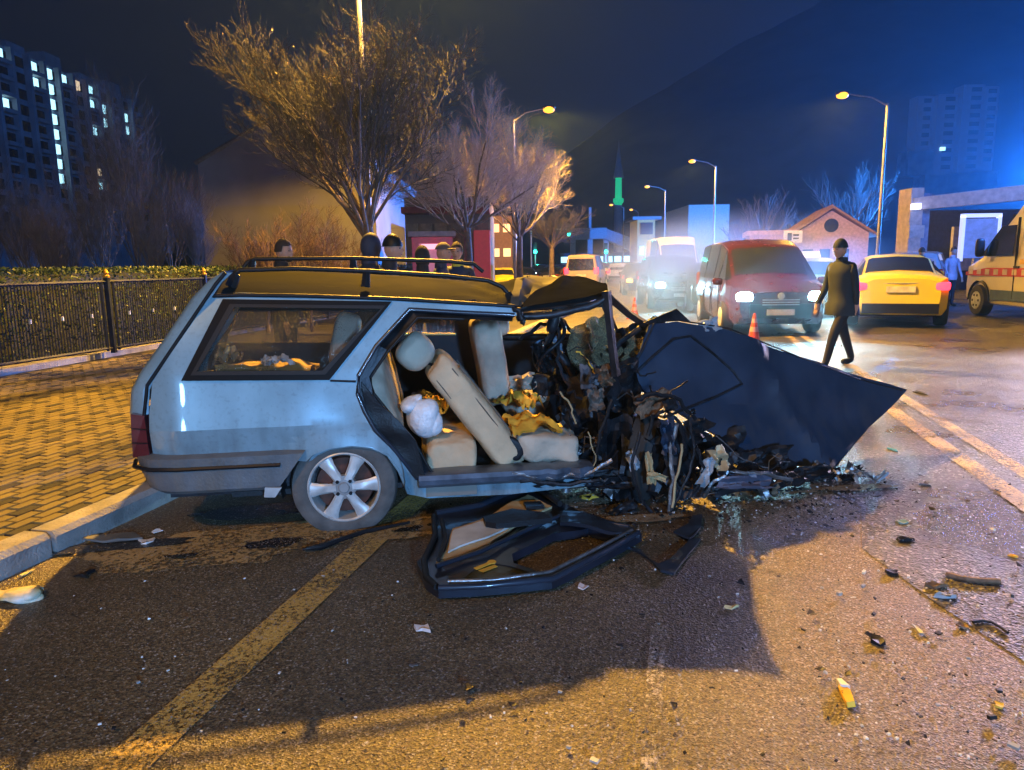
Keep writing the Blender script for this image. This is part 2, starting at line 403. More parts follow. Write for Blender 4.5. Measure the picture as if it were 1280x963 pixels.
# kerb stones
kerb = MB()
KZ = .13
root = empty('kerb', W(0, TK, 0)); root['kind'] = 'structure'
kb = MB(); kb.box((0, 0, 0), (.16, .96, KZ+.05)); km = None
for i in range(48):
    s_ = -4+i*1.0
    p = W(s_+.5, TK-.08, KZ/2-.022+random.uniform(-.004, .004))
    if km is None:
        bmk = MB(); bmk.add([(-.08, -.482, -.09), (.08, -.482, -.09), (.08, .482, -.09), (-.08, .482, -.09), (-.08, -.482, .09), (.055, -.482, .09), (.055, .482, .09), (-.08, .482, .09), (.08, -.482, .06), (.08, .482, .06)],
            [(3, 2, 1, 0), (4, 5, 6, 7), (0, 1, 8, 5, 4), (2, 3, 7, 6, 9), (1, 2, 9, 8), (5, 8, 9, 6), (3, 0, 4, 7)])
        o = bmk.build('kerb_stone', M_CONC, root); km = o.data
    else:
        o = bpy.data.objects.new('kerb_stone', km); col.objects.link(o); o.parent = root
    o.location = p-root.location
    d = W(s_+1, TK)-W(s_, TK); o.rotation_euler = (random.uniform(-.004, .004), random.uniform(-.01, .01), -math.atan2(d.x, d.y))
grid_obj('kerb_far_run', 44, 150, TK-.16, TK, KZ-.02, M_CONC, 40, 1)
# pavement base + pavers
grid_obj('pavement', -6, 150, -60, TK-.16, KZ-.035, pm('paver_joint', (.05, .045, .035), .9, coord='World'), 60, 4)
pav_root = empty('paving', W(0, TK, 0)); pav_root['kind'] = 'structure'
M_PVY = pm('yellow_paver', (.17, .135, .055), .75, var=.3, scale=2.5, bump=.4, bscale=90, coord='World')
M_PVD = pm('dark_paver', (.030, .027, .025), .75, var=.3, scale=2.5, bump=.4, bscale=90, coord='World')
PW, PL = .088, .176
def paver_mesh(mat):
    m = MB(); a, b, h = PW/2-.004, PL/2-.004, .03
    m.add([(-a, -b, -h), (a, -b, -h), (a, b, -h), (-a, b, -h), (-a+.006, -b+.006, 0), (a-.006, -b+.006, 0), (a-.006, b-.006, 0), (-a+.006, b-.006, 0)],
          [(4, 5, 6, 7), (0, 1, 5, 4), (1, 2, 6, 5), (2, 3, 7, 6), (3, 0, 4, 7)])
    return m
far_y, far_d = MB(), MB(); near = []
tmpl = paver_mesh(None)
rowsn = int(5.4/PW)
for i in range(rowsn):
    t_ = TK-.16-PW*(i+.5)
    for j in range(0, 96):
        s_ = 1.6+PL*(j+.5*(i % 2))
        p = W(s_, t_, KZ)
        X, Y = proj(p)
        if X < -60 or X > 640 or Y > 990: continue
        if X > 270 and p.y > 11: continue
        dark = (i % 3 == 0 and (j+(i//3)) % 2 == 0)
        near.append((p.length, p, dark, random.uniform(-.003, .003), random.uniform(-.015, .015)))
near.sort(key=lambda q: q[0])
my = md = None
ang = -R(13.3)
for k, (d_, p, dark, dz, tl) in enumerate(near):
    if k < 290:
        if dark and md is None: o = tmpl.build('paver', M_PVD, pav_root); md = o.data
        elif not dark and my is None: o = paver_mesh(None).build('paver', M_PVY, pav_root); my = o.data
        else:
            o = bpy.data.objects.new('paver', md if dark else my); col.objects.link(o); o.parent = pav_root
        o.location = p-pav_root.location+Vector((0, 0, dz)); o.rotation_euler = (tl, tl, ang)
    else:
        mm = far_d if dark else far_y; rot = Matrix.Rotation(ang, 3, 'Z')
        mm.add([p-pav_root.location+Vector((0, 0, dz))+rot @ Vector(v) for v in tmpl.v], tmpl.f)
tag(far_y.build('pavers_far', M_PVY, pav_root), kind='stuff'); tag(far_d.build('dark_pavers_far', M_PVD, pav_root), kind='stuff')

# ------------------------------------------------------------------ fence and hedge
TF = -8.95
M_NAVY = pm('navy_fence_paint', (.008, .015, .042), .55, .1, .3, 9, spec=.3)
M_GOLD = pm('gold_finial_paint', (.7, .42, .08), .35, .6, .15)
M_CLIP = pm('pale_clip', (.55, .55, .5), .5)
sf0 = 9.9; panel = 2.45
fz = .10
fence_root = empty('fence', W(4, TF, fz), 0, 'navy metal railing with gold post finials along the pavement', 'fence')
tag(fence_root)
cmb = MB()
c0 = W(2, TF, fz); 
kb = MB()
kb.prism([W(2, TF-.12, KZ-.03), W(2, TF+.22, KZ-.03), W(2, TF+.22, KZ+.06), W(2, TF-.12, KZ+.06)], W(44, TF)-W(2, TF))
tag(kb.build('plinth_kerb', M_CONC), 'low concrete edging kerb under the navy fence', 'edging')
def rel(p): return Vector(p)-fence_root.location
s_post = ST(G(120, 455))[0]
posts = [s_post+panel*k for k in range(-4, 12)]
for k, s_ in enumerate(posts):
    m = MB(); b0 = rel(W(s_, TF, KZ+.06))
    m.box(b0+Vector((0, 0, .60)), (.07, .07, 1.2)); o = m.build('post', M_NAVY, fence_root)
    m = MB(); m.lathe([(0, 0), (.05, 0), (.055, .03), (.03, .05), (.045, .08), (.03, .11), (0, .14)], 10, b0+Vector((0, 0, 1.2))); m.build('finial', M_GOLD, o)
    if k == len(posts)-1: break
    s0, s1 = s_+.12, s_+panel-.12
    fr = MB()
    for z in (.08, 1.14):
        fr.tube([rel(W(s_, TF, KZ+.06+z)), rel(W(s_+panel, TF, KZ+.06+z))], .024, 4)
    for s2 in (s0, s1): fr.tube([rel(W(s2, TF, KZ+.1)), rel(W(s2, TF, KZ+1.2))], .022, 4)
    o = fr.build('panel_frame', M_NAVY, fence_root)
    br = MB(); q = s0+.09
    while q < s1-.02:
        br.tube([rel(W(q, TF, KZ+.13)), rel(W(q, TF, KZ+1.2))], .0095, 4, False); q += .052
    tag(br.build('bar_infill', M_NAVY, o), kind='stuff')
    for c in range(4):
        q = s0+(c+.5)*(s1-s0)/4; m = MB(); m.box(rel(W(q, TF+.02, KZ+.68)), (.03, .02, .06)); m.build('clip', M_CLIP, o)
hm = MB()
M_HEDGE = pm('hedge_leaf', (.022, .050, .016), .55, 0, .5, 3, coord='World')
hc = MB(); hc.prism([W(2, TF-1.3, .1), W(2, TF-.45, .1), W(2, TF-.45, 1.48), W(2, TF-1.3, 1.48)], W(46, TF)-W(2, TF))
hedge = hc.build('hedge', pm('hedge_core', (.008, .012, .006), .9)); tag(hedge, 'clipped dark green hedge running behind the navy fence', 'hedge')
for i in range(26000):
    s_ = 6+34*random.random()**1.5; face = random.random()
    if face < .62: t_, z = TF-.45+random.uniform(-.03, .07), random.uniform(.15, 1.52)
    else: t_, z = TF-random.uniform(.4, 1.3), 1.48+random.uniform(-.02, .09)
    p = W(s_, t_, z); a = Vector((random.gauss(0, 1), random.gauss(0, 1), random.gauss(0, 1))).normalized(); b = a.orthogonal().normalized()
    k = random.uniform(.018, .034)
    hm.add([p-a*k, p+b*k*.55, p+a*k, p-b*k*.55], [(0, 1, 2, 3)])
tag(hm.build('foliage', M_HEDGE, hedge), kind='stuff')

# ------------------------------------------------------------------ street lamps
M_POLE = pm('galvanised_pole', (.34, .34, .35), .5, .5, .2)
M_BULB = em('sodium_bulb', (1, .40, .03), 2.7)
def street_lamp(x, y, h, arm, label, power=0, tilt=.6):
    r = empty('street_lamp', (x, y, 0), 0, label, 'street lamp', 'street lamps along the avenue')
    m = MB(); m.lathe([(0, 0), (.16, 0), (.16, .03), (.10, .06), (.09, .5), (.055, h), (0, h)], 12); m.build('pole', M_POLE, r, 40)
    a = Vector(arm); m = MB(); m.tube([(0, 0, h-.1), a*.35+Vector((0, 0, h+.25)), a*.9+Vector((0, 0, h+.42))], [.045, .035, .03], 8); m.build('arm', M_POLE, r, 40)
    ang = math.atan2(a.y, a.x); rot = Matrix.Rotation(ang, 3, 'Z')
    m = MB(); m.sq(a+Vector((0, 0, h+.44)), (.62, .26, .16), .6, .6, rot, 14, 8); hd = m.build('lamp_head', pm('lamp_housing', (.12, .12, .12), .4), r, 60)
    m = MB(); m.sq(a+Vector((0, 0, h+.36)), (.52, .34, .30), .9, .9, rot, 14, 10); m.build('bulb_lens', M_BULB, hd, 60)
    if power:
        l = light('sodium_light', 'SPOT', Vector((x, y, h+.22))+a, power, SOD, .15, aim=Vector((x, y, 0))+a, spot=168, blend=.15)
    return r
# key lamp over the wreck (its head is above the picture)
street_lamp(-2.85, 14.9, 8.7, (1.25, -.3, 0), 'tall nearest lamp post rising out of the picture behind the broad bare tree')
p = D(686, 136, 34); street_lamp(p.x-1.6, 34, p.z-.4, (1.6, 0, 0), 'street lamp glowing just above the golden-lit bare tree', 24000)
for (bx, hx, hy, Y, lab, pw) in [
    (1096, 1053, 118, 33, 'large right-hand street lamp above the pale sedan and taxi', 9000),
    (891, 865, 201, 56, 'street lamp above the red minivan, second largest on the right verge', 7000),
    (830, 809, 233, 76, 'street lamp above the cream box van', 5000),
    (779, 764, 256, 104, 'small street lamp left of the green minaret light', 0),
    (797, 789, 262, 112, 'small street lamp right of the green minaret light', 0),
    (643, 632, 205, 50, 'street lamp glimmering through the golden tree crown', 0),
    (650, 638, 259, 92, 'tiny street lamp low behind the third bare tree', 0)]:
    b = D(bx, 330, Y); hd = D(hx, hy, Y)
    street_lamp(b.x, Y, hd.z-.4, (hd.x-b.x, 0, 0), lab, pw)

# ================================================================== THE WRECKED ESTATE CAR
WA = R(8); WO = Vector((-.99, 3.91, 0))
WU = Vector((math.cos(WA), math.sin(WA), 0)); WV = Vector((-math.sin(WA), math.cos(WA), 0))
wreck = empty('wrecked_station_wagon', WO, WA, 'silver blue station wagon with its front half torn open and crushed', 'car')
def vside(z):
    K = [(.0, .13), (.24, .10), (.55, .024), (.64, 0), (.78, .022), (.92, .04), (1.15, .10), (1.40, .17), (1.6, .2)]
    for (a, b), (c, d) in zip(K, K[1:]):
        if z <= c: return b+(d-b)*(z-a)/(c-a)
    return .2
def S(px, py, v=None):
    """photo direction -> point on the car's side (local: x along, y into the car, z up)"""
    vv = .05 if v is None else v
    d = ray(px, py)
    for _ in range(6 if v is None else 1):
        t = (vv-(CAM-WO).dot(WV))/d.dot(WV); p = CAM+d*t-WO; u, z = p.dot(WU), p.z
        if v is None: vv = vside(z)
    return Vector((u, vv, z))
def S2(P, v=None): return [(lambda q: (q.x, q.z))(S(x, y, v)) for x, y in P]
def wv(mb, name, mat, smooth=30, parent=None): return mb.build(name, mat, parent or wreck, smooth)

side_px = [(266, 368), (187, 480), (182, 519), (187, 573), (384, 575), (392, 567), (410, 560), (440, 556), (465, 559), (485, 568), (500, 588), (512, 618), (535, 623), (640, 618), (738, 607),
           (742, 594), (640, 597), (533, 603), (520, 598), (506, 580), (488, 558), (468, 538), (455, 515), (446, 492), (447, 470), (470, 432), (512, 386), (580, 390), (646, 395), (643, 381), (500, 372), (380, 368), (300, 366)]
win_px = [(292, 382), (479, 384), (405, 466), (243, 467)]
side = S2(side_px); win = S2(win_px)
zc = .64
def sidef(u, z):
    v = vside(z)
    v += .020*math.exp(-((u-.08)/.16)**2-((z-.60)/.14)**2)          # dent ahead of the wheel arch
    v += .006*noise.noise(Vector((u*3, z*3, 1)))
    if z < .66 and u < .5:                                          # flared arch lip
        d = math.hypot(u-.03, z-.25)
        if d < .40: v -= .022*max(0, (.40-d)/.08)
    if u < -.80: v += .10*((-.80-u)/.25)**2                          # rounding to the tail
    return Vector((u, v, z))
mb = sheet(side, [win], sidef, .035, (0, .018, 0), rows=(zc,))
wv(mb, 'quarter_panel', M_PAINT, 11)
# window trim frame and glass
def ring(mb, outer, inner, vo, depth):
    n = len(outer); vs = []
    for P, dv in ((outer, 0), (inner, 0), (inner, depth), (outer, depth)):
        for (u, z) in P: vs.append((u, vside(z)+vo+dv, z))
    fs = []
    for k in range(4):
        for i in range(n):
            j = (i+1) % n; k2 = (k+1) % 4
            fs.append((k*n+i, k*n+j, k2*n+j, k2*n+i))
    mb.add(vs, fs)
def subd(P, k=8):
    o = []
    for i in range(len(P)):
        a, b = Vector(P[i]), Vector(P[(i+1) % len(P)])
        for j in range(k): o.append(tuple(a.lerp(b, j/k)))
    return o
mb = MB(); ring(mb, subd(S2([(279, 374), (490, 377), (412, 475), (227, 476)])), subd(win), -.012, .03); fr = wv(mb, 'cargo_window_frame', pm('window_frame_black', (.006, .006, .007), .5, spec=.12))
mb = MB(); ring(mb, subd(S2([(288, 380), (482, 382), (407, 468), (239, 469)])), subd(S2([(294, 384), (476, 386), (403, 463), (247, 464)])), -.016, .012); wv(mb, 'rubber_gasket', M_RUB, 30, fr)
wn = S2([(290, 381), (481, 383), (406, 467), (241, 468)])
mb = sheet(wn, [], lambda u, z: Vector((u, vside(z)+.012, z)), .08, (0, .004, 0))
wv(mb, 'cargo_window_pane', glass('rain_spotted_glass', (.05, .045, .035), .22, .08, 1), 60)
# drip rail along the roof and door-opening header
def tube_px(name, P, r, mat, v=None, n=8, dv=0, parent=None, wob=0):
    pts = [S(x, y, v if not isinstance(v, (list, tuple)) else v[i])+Vector((0, dv, 0)) for i, (x, y) in enumerate(P)]
    if wob:
        q = []
        for a, b in zip(pts, pts[1:]):
            for j in range(4): q.append(a.lerp(b, j/4)+Vector((random.uniform(-wob, wob), random.uniform(-wob, wob), random.uniform(-wob, wob)))*(j > 0))
        pts = q+[pts[-1]]
        if isinstance(r, list): r = r[0]
    m = MB(); m.tube(pts, r, n); return wv(m, name, mat, 50, parent)
tube_px('drip_rail', [(266, 370), (300, 369), (380, 370), (500, 374), (643, 383)], .012, M_DARK, dv=-.004)
tube_px('belt_moulding_chip', [(413, 476), (445, 477)], .006, M_DARK, dv=-.003)
# rubber seals and dark jamb round the rear door opening
jam = [(643, 394), (580, 391), (512, 387), (470, 433), (448, 470), (447, 492), (456, 515), (469, 538), (489, 558), (507, 580), (521, 598), (534, 602), (640, 597), (735, 592)]
jin = [(641, 402), (580, 399), (522, 397), (486, 438), (463, 472), (467, 492), (483, 512), (500, 532), (518, 552), (531, 576), (539, 590), (546, 592), (640, 588), (735, 584)]
mb = MB(); vs = []; n = len(jam)
for (x, y) in jam: p = S(x, y); vs.append(p+Vector((0, .004, 0)))
for (x, y) in jam: p = S(x, y); vs.append(p+Vector((0, .05, 0)))
for (x, y) in jin: p = S(x, y, .10); vs.append(p+Vector((0, .0, 0)))
for (x, y) in jin: p = S(x, y, .14); vs.append(p)
mb.add(vs, [(k*n+i, k*n+i+1, (k+1)*n+i+1, (k+1)*n+i) for k in range(3) for i in range(n-1)])
wv(mb, 'door_jamb', M_BLKM, 30)
tube_px('door_seal', jam[:13], .013, pm('blue_black_rubber', (.02, .028, .045), .35, coat=.3), dv=.0)
tube_px('inner_door_seal', jin[1:13], .009, M_RUB, v=.10)
# black inner wheelhouse face seen in the opening
mb = sheet(S2([(452, 478), (470, 500), (500, 528), (520, 552), (532, 598), (520, 598), (489, 560), (458, 520)], .06), [], lambda u, z: Vector((u, .06+.02*noise.noise(Vector((u*8, z*8, 0))), z)), .04, (0, .02, 0))
wv(mb, 'wheelhouse_lining', M_DARK)
# sill
mb = MB()
a = S(524, 616); b = S(740, 604)
prof = [(-.005, .0), (-.012, .03), (.0, .055), (.05, .065), (.15, .06), (.15, -.02), (.03, -.025)]
vs = []; ns = 22
for i in range(ns+1):
    u = a.x+(b.x-a.x)*i/ns
    k = max(0, (i-14)/8)
    for (dv, dz) in prof: vs.append((u, .045+dv+.03*k*math.sin(i*2.1), .245+dz+.02*k*math.sin(i*3.3)+.0))
np_ = len(prof)
mb.add(vs, [(i*np_+j, i*np_+(j+1) % np_, (i+1)*np_+(j+1) % np_, (i+1)*np_+j) for i in range(ns) for j in range(np_)]+[tuple(range(np_)), tuple(ns*np_+j for j in range(np_))[::-1]])
wv(mb, 'sill', M_PAINTD, 25)

# rear wheel
wc = Vector((.03, .05, .262)); TR = .30
wheel = empty('wheel', wc, 0); wheel.parent = wreck
m = MB(); m.lathe([(.195, 0), (.205, -.012), (.225, -.020), (.262, -.018), (.288, -.004), (.300, .03), (.300, .14), (.285, .175), (.2, .17)], 64, (0, 0, 0), 'y'); m.build('tyre', M_TYRE, wheel, 40)
m = MB(); m.lathe([(.196, .002), (.206, -.010), (.198, -.016), (.190, -.008), (.186, .03), (.182, .13)], 56, (0, 0, 0), 'y')
rim = m.build('rim', M_SILV, wheel, 35)
for k in range(6):
    t = .05+2*math.pi*k/6; m = MB(); vs = []
    for (r, hw, y) in ((.045, .026, -.016), (.09, .028, -.014), (.14, .033, -.010), (.190, .046, -.008)):
        for (sx, yy) in ((-1, y+.012), (-.62, y), (.62, y), (1, y+.012), (.8, y+.035), (-.8, y+.035)):
            vs.append((r*math.cos(t)-sx*hw*math.sin(t), yy, r*math.sin(t)+sx*hw*math.cos(t)))
    m.add(vs, [(i*6+j, i*6+(j+1) % 6, (i+1)*6+(j+1) % 6, (i+1)*6+j) for i in range(3) for j in range(6)]+[(18, 19, 20, 21, 22, 23)])
    m.build('spoke', M_SILV, rim, 40)
m = MB(); m.lathe([(0, -.020), (.028, -.020), (.032, -.014), (.068, -.010), (.072, .02)], 28, (0, 0, 0), 'y'); m.build('hub', pm('hub_grey', (.28, .28, .28), .45, .3), rim, 40)
for k in range(4):
    t = math.pi/4+k*math.pi/2; m = MB(); m.lathe([(0, -.020), (.011, -.020), (.012, -.004)], 6, (.05*math.cos(t), 0, .05*math.sin(t)), 'y'); m.build('wheel_nut', M_DARK, rim, 40)
m = MB(); m.lathe([(0, .05), (.16, .05), (.17, .12)], 24, (0, 0, 0), 'y'); m.build('brake_drum', pm('rusty_brake', (.10, .035, .022), .7, .2, .6, 20), wheel, 40)
# wheel arch liner
mb = MB(); vs = []; ns = 20
for i in range(ns+1):
    t = math.pi*(-.06+1.12*i/ns)
    for (r, v) in ((.345, .03), (.33, .3), (.33, .6)): vs.append((wc.x+r*math.cos(t), v, wc.z+.02+r*math.sin(t)))
mb.add(vs, [(i*3+j, i*3+j+1, i*3+j+4, i*3+j+3) for i in range(ns) for j in range(2)])
mb.add([(wc.x-.36, .6, 0.1), (wc.x+.36, .6, .1), (wc.x+.36, .6, .62), (wc.x-.36, .6, .62)], [(0, 1, 2, 3)])
wv(mb, 'wheel_arch_liner', M_DARK, 60)
tube_px('arch_lip', [(386, 577), (396, 567), (412, 560), (440, 556), (465, 559), (485, 568), (499, 588), (511, 616)], .011, M_PAINT, dv=-.012, n=8)
# far rear wheel
m = MB(); m.lathe([(0, .17), (.2, .17), (.285, .175), (.300, .14), (.300, .03), (.288, 0), (.1, 0), (0, 0)], 32, (wc.x, 1.40, .30), 'y'); wv(m, 'far_wheel', M_TYREB, 40)

# bumper (wraps round the tail)
mb = MB(); path = []
for (u, v) in [(-.165, -.012), (-.5, -.014), (-.85, -.010), (-1.0, .02), (-1.09, .10), (-1.13, .25), (-1.15, .8), (-1.13, 1.35), (-1.09, 1.5), (-1.0, 1.59), (-.85, 1.62), (-.4, 1.62)]: path.append((u, v))
prof = [(.03, .50), (0, .485), (-.004, .40), (0, .305), (.02, .285), (.10, .285), (.10, .50)]
vs = []
for i, (u, v) in enumerate(path):
    a = Vector(path[max(0, i-1)]); b = Vector(path[min(len(path)-1, i+1)]); d = (b-a).normalized(); nrm = Vector((-d.y, d.x))*-1
    for (o, z) in prof:
        zz = z
        if i == 0: u_ = u-(.5-z)*.75
        else: u_ = u+(.06*(.5-z)/.2 if i >= 3 and i <= 8 else 0)
        vs.append((u_+nrm.x*o*1, v+nrm.y*o, zz+.012*math.sin(i*1.7)*(i > 3)))
np_ = len(prof)
mb.add(vs, [(i*np_+j, i*np_+(j+1) % np_, (i+1)*np_+(j+1) % np_, (i+1)*np_+j) for i in range(len(path)-1) for j in range(np_)]+[tuple(range(np_)), tuple((len(path)-1)*np_+j for j in range(np_))[::-1]])
bumper = wv(mb, 'rear_bumper', M_BUMP, 35)
m = MB(); m.tube([(-.30, -.018, .43), (-.85, -.016, .43), (-1.0, .012, .43), (-1.10, .10, .43), (-1.145, .25, .43)], .012, 6); wv(m, 'rub_strip', M_DARK, 50, bumper)
mb = MB(); q = [S(331, 610, -.02), S(352, 610, -.02), (lambda p: p)(S(344, 622, -.02)), S(330, 622, -.02)]
mb.prism(q, (0, .02, 0)); wv(mb, 'bumper_end_cap', pm('pale_plastic', (.42, .45, .46), .5), 30, bumper)
# tailgate and tail lamp
def loft(rows, name, mat, smooth=30, parent=None, close=False):
    n = len(rows[0]); mb = MB(); mb.add([p for r in rows for p in r], [(i*n+j, i*n+j+1, (i+1)*n+j+1, (i+1)*n+j) for i in range(len(rows)-1) for j in range(n-1)]); return wv(mb, name, mat, smooth, parent)
tg_out = [(280, 339), (262, 350), (240, 372), (205, 424), (175, 466), (164, 488), (162, 518)]
tg_in = [(283, 341), (270, 353), (256, 373), (222, 425), (188, 470), (179, 488), (178, 519)]
rows = []
for (o, i_) in zip(tg_out, tg_in):
    p1 = S(*i_, v=.13); p0 = S(*o, v=.20); 
    r_ = [p1+Vector((.03, .01, 0)), p1, (p0+p1)/2+Vector((-.012, -.012, 0)), p0, p0+Vector((-.03, .22, 0)), p0+Vector((-.05, .62, .01)), p0+Vector((-.03, 1.05, .01)), p0+Vector((0, 1.25, 0)), p0+Vector((.06, 1.36, 0))]
    rows.append(r_)
tg = loft(rows, 'tailgate', M_PAINT, 40)
mb = MB(); mb.add([p+Vector((-.012, 0, 0)) for p in (rows[1][5], rows[3][5], rows[3][7], rows[1][7], rows[1][3]+Vector((0, .08, 0)), rows[3][3]+Vector((0, .08, 0)))], [(0, 1, 2, 3), (4, 5, 1, 0)]); wv(mb, 'rear_window_pane', M_DARK, 30, tg)
mb = MB()
q = [S(163, 518, .10), S(180, 520, .10), S(187, 572, .06), S(166, 572, .10)]
mb.prism([p+Vector((0, -.0, 0)) for p in q], (0, .10, 0)); lamp = wv(mb, 'tail_lamp', M_LAMPR, 30)
mb = MB(); 
for f in (.33, .66):
    a = q[0].lerp(q[3], f); b = q[1].lerp(q[2], f); mb.tube([a+Vector((0, -.003, 0)), b+Vector((0, -.003, 0))], .003, 4)
wv(mb, 'lens_rib', M_DARK, 30, lamp)
mb = MB(); mb.box((-1.0, .85, .62), (.06, 1.3, .26)); wv(mb, 'rear_valance', M_PAINTD)
mb = MB(); a = [S(178, 520, .03), S(188, 480, .03)]
tube_px('tailgate_gap', [(282, 341), (270, 355), (184, 482), (180, 520), (184, 572)], .010, M_DARK, v=.125)
# roof
gut_u = [S(266, 368).x, S(380, 369).x, S(500, 373).x, S(580, 377).x, S(645, 383).x]
gut_z = [S(266, 368).z, S(380, 369).z, S(500, 373).z, S(580, 377).z, S(645, 383).z]
def interp(x, X, Y):
    if x <= X[0]: return Y[0]
    for i in range(len(X)-1):
        if x <= X[i+1]: return Y[i]+(Y[i+1]-Y[i])*(x-X[i])/(X[i+1]-X[i])
    return Y[-1]
rows = []; NU, NVr = 46, 22
for i in range(NU+1):
    f = i/NU; r_ = []
    for j in range(NVr+1):
        t = j/NVr; v = .165+1.29*t
        u1 = gut_u[-1]+.02+.30*t                 # the kink runs obliquely across the roof
        u0 = gut_u[0]-.02
        u = u0+(u1-u0)*f
        zg = interp(min(u, gut_u[-1]), gut_u, gut_z)
        z = zg+.062*t+.10*math.sin(math.pi*min(1, t*1.0))**.75*(1-.35*f)
        k = max(0, (f-.72)/.28)
        z += .035*k*math.sin(u*16+v*9)*math.sin(v*5+1)+.018*noise.noise(Vector((u*5, v*5, 3)))*(.15+k)
        if f > .93: z += .05*(f-.93)/.07*(math.sin(math.pi*t)+.2)
        r_.append((u, v, z))
    rows.append(r_)
ROOF_END = [Vector(p) for p in rows[-1]]
loft(rows, 'roof_panel', pm('roof_paint_wet', (.020, .023, .022), .85, .0, .45, 4, spec=.012, c2=(.030, .032, .031), bump=.1, bscale=7), 40)
# crushed front section of the roof
near_e = [(645, 386), (670, 381), (700, 377), (735, 371), (760, 364)]; far_e = [(712, 346), (722, 345), (733, 347), (745, 351), (757, 357)]
rows = []
for i in range(25):
    f = i/24*4; k = min(3, int(f)); q = f-k
    a = S(*[near_e[k][c]+(near_e[k+1][c]-near_e[k][c])*q for c in (0, 1)], v=.14)
    b = S(*[far_e[k][c]+(far_e[k+1][c]-far_e[k][c])*q for c in (0, 1)], v=1.40)
    r_ = []
    for j in range(17):
        t = j/16; p = a.lerp(b, t); p.z += .055*math.sin(math.pi*t)*(1-.4*i/24)+.02*math.sin(i*.55+j*.5)*math.sin(math.pi*t)*(1 if i < 10 else .4)
        if i == 0: p.z -= .05*math.sin(math.pi*t)
        r_.append(p)
    rows.append(r_)
br0 = [ROOF_END[int(j*22/16)] for j in range(17)]; br1 = [Vector(p) for p in rows[1]]
loft([[p+Vector((-.05, 0, -.004)) for p in br0], br0, [(a*.5+b*.5)+Vector((0, 0, -.02+.02*math.sin(j*1.1))) for j, (a, b) in enumerate(zip(br0, br1))], br1, [Vector(p)-Vector((0, 0, .006)) for p in rows[2]]], 'roof_fold', pm('roof_fold_paint', (.06, .06, .055), .7, spec=.05), 25)
loft(rows, 'crushed_roof_front', pm('roof_paint_shaded', (.012, .014, .02), .9, .0, .3, 4, spec=.0), 30)  # near-black base stands in for the shade on this slope
loft([[Vector(p)-Vector((0, 0, .03)) for p in r_] for r_ in rows[::3]], 'headliner', M_INT, 60)
tube_px('roof_header', [(646, 398), (690, 394), (735, 384), (757, 372)], .022, M_BLKM, v=.16, wob=.006)
tube_px('torn_roof_edge', [(643, 383), (650, 396), (655, 404)], .018, M_DARK, v=.12, wob=.01)
tube_px('folded_roof_lip', [(690, 346), (706, 350), (690, 362), (665, 378), (648, 388)], .010, pm('bright_fold', (.5, .5, .48), .22, .8), v=[1.2, 1.0, .7, .35, .16], wob=.008)
# roof rack
for nm, P, v, lift in (('roof_rail', [(284, 357), (290, 345), (300, 338), (370, 336), (460, 339), (560, 345), (610, 351), (628, 359), (641, 374)], .26, 0), ('roof_rail', [(304, 335), (309, 328), (318, 324), (440, 323), (560, 327), (592, 330), (604, 340)], 1.25, 0)):
    o = tube_px(nm, P, .013 if v < 1 else .014, M_DARK, v=v)
    for (x, y, x2, y2) in ([(458, 340, 457, 356), (296, 343, 290, 356), (634, 366, 644, 380)] if v < 1 else [(441, 324, 442, 334), (316, 325, 314, 335)]):
        m = MB(); m.tube([S(x, y, v), S(x2, y2+3, v)], [.022, .03], 6); wv(m, 'rail_foot', M_DARK, 50, o)
# pillars of the windscreen
tube_px('windscreen_pillar', [(758, 364), (761, 395), (765, 430), (770, 470)], [.03, .026, .026, .03], M_BLKM, v=.15, n=4)
tube_px('far_windscreen_pillar', [(764, 374), (785, 392), (815, 411)], [.03, .03, .03], M_BLKM, v=[.5, .8, .9], n=4)
tube_px('dash_top_tube', [(800, 410), (775, 428), (768, 440)], .018, M_BLKM, v=.6, n=6)
# far side of the body
far_out = S2([(262, 366), (240, 470), (240, 560), (640, 560), (800, 540), (800, 424), (776, 420), (757, 376), (640, 381), (500, 372)], 1.58)
fh = [S2([(300, 388), (468, 388), (440, 428), (282, 428)], 1.58), S2([(494, 393), (568, 393), (568, 417), (484, 417)], 1.58), S2([(597, 392), (650, 389), (752, 384), (768, 418), (597, 418)], 1.58)]
mb = sheet(far_out, fh, lambda u, z: Vector((u, 1.58+.01*noise.noise(Vector((u*4, z*4, 5)))-.13*max(0, (z-.95)), z)), .10, (0, .03, 0))
wv(mb, 'far_side_panel', M_INT)
mb = sheet(fh[1], [], lambda u, z: Vector((u, 1.56, z)), .12, (0, .004, 0)); wv(mb, 'far_rear_door_pane', glass('fogged_glass', (.10, .11, .14), .35, .15, 1), 60)
mb = sheet(fh[0], [], lambda u, z: Vector((u, 1.56, z)), .12, (0, .004, 0)); wv(mb, 'far_cargo_window_pane', glass('fogged_glass_dark', (.06, .065, .07), .35, .25), 60)
tube_px('far_window_sill', [(484, 418), (570, 418)], .010, M_GOLD if False else pm('door_top_strip', (.5, .36, .14), .4, .4), v=1.54)
tube_px('belt_pad', [(597, 421), (700, 421), (760, 422)], .03, M_DARK, v=1.5)
# floor, load floor, wheel boxes
mb = MB(); mb.box((.55, .82, .235), (2.3, 1.42, .03)); wv(mb, 'floor_pan', M_FLOOR)
mb = MB(); mb.box((-.5, .83, .60), (1.0, 1.36, .03)); mb.box((-.02, .83, .42), (.03, 1.36, .36)); wv(mb, 'load_floor', M_FLOOR)
mb = MB(); mb.box((.4, .82, .175), (2.2, .3, .10)); mb.box((-.5, .82, .34), (.9, 1.3, .24)); wv(mb, 'underbody', M_BLKM)
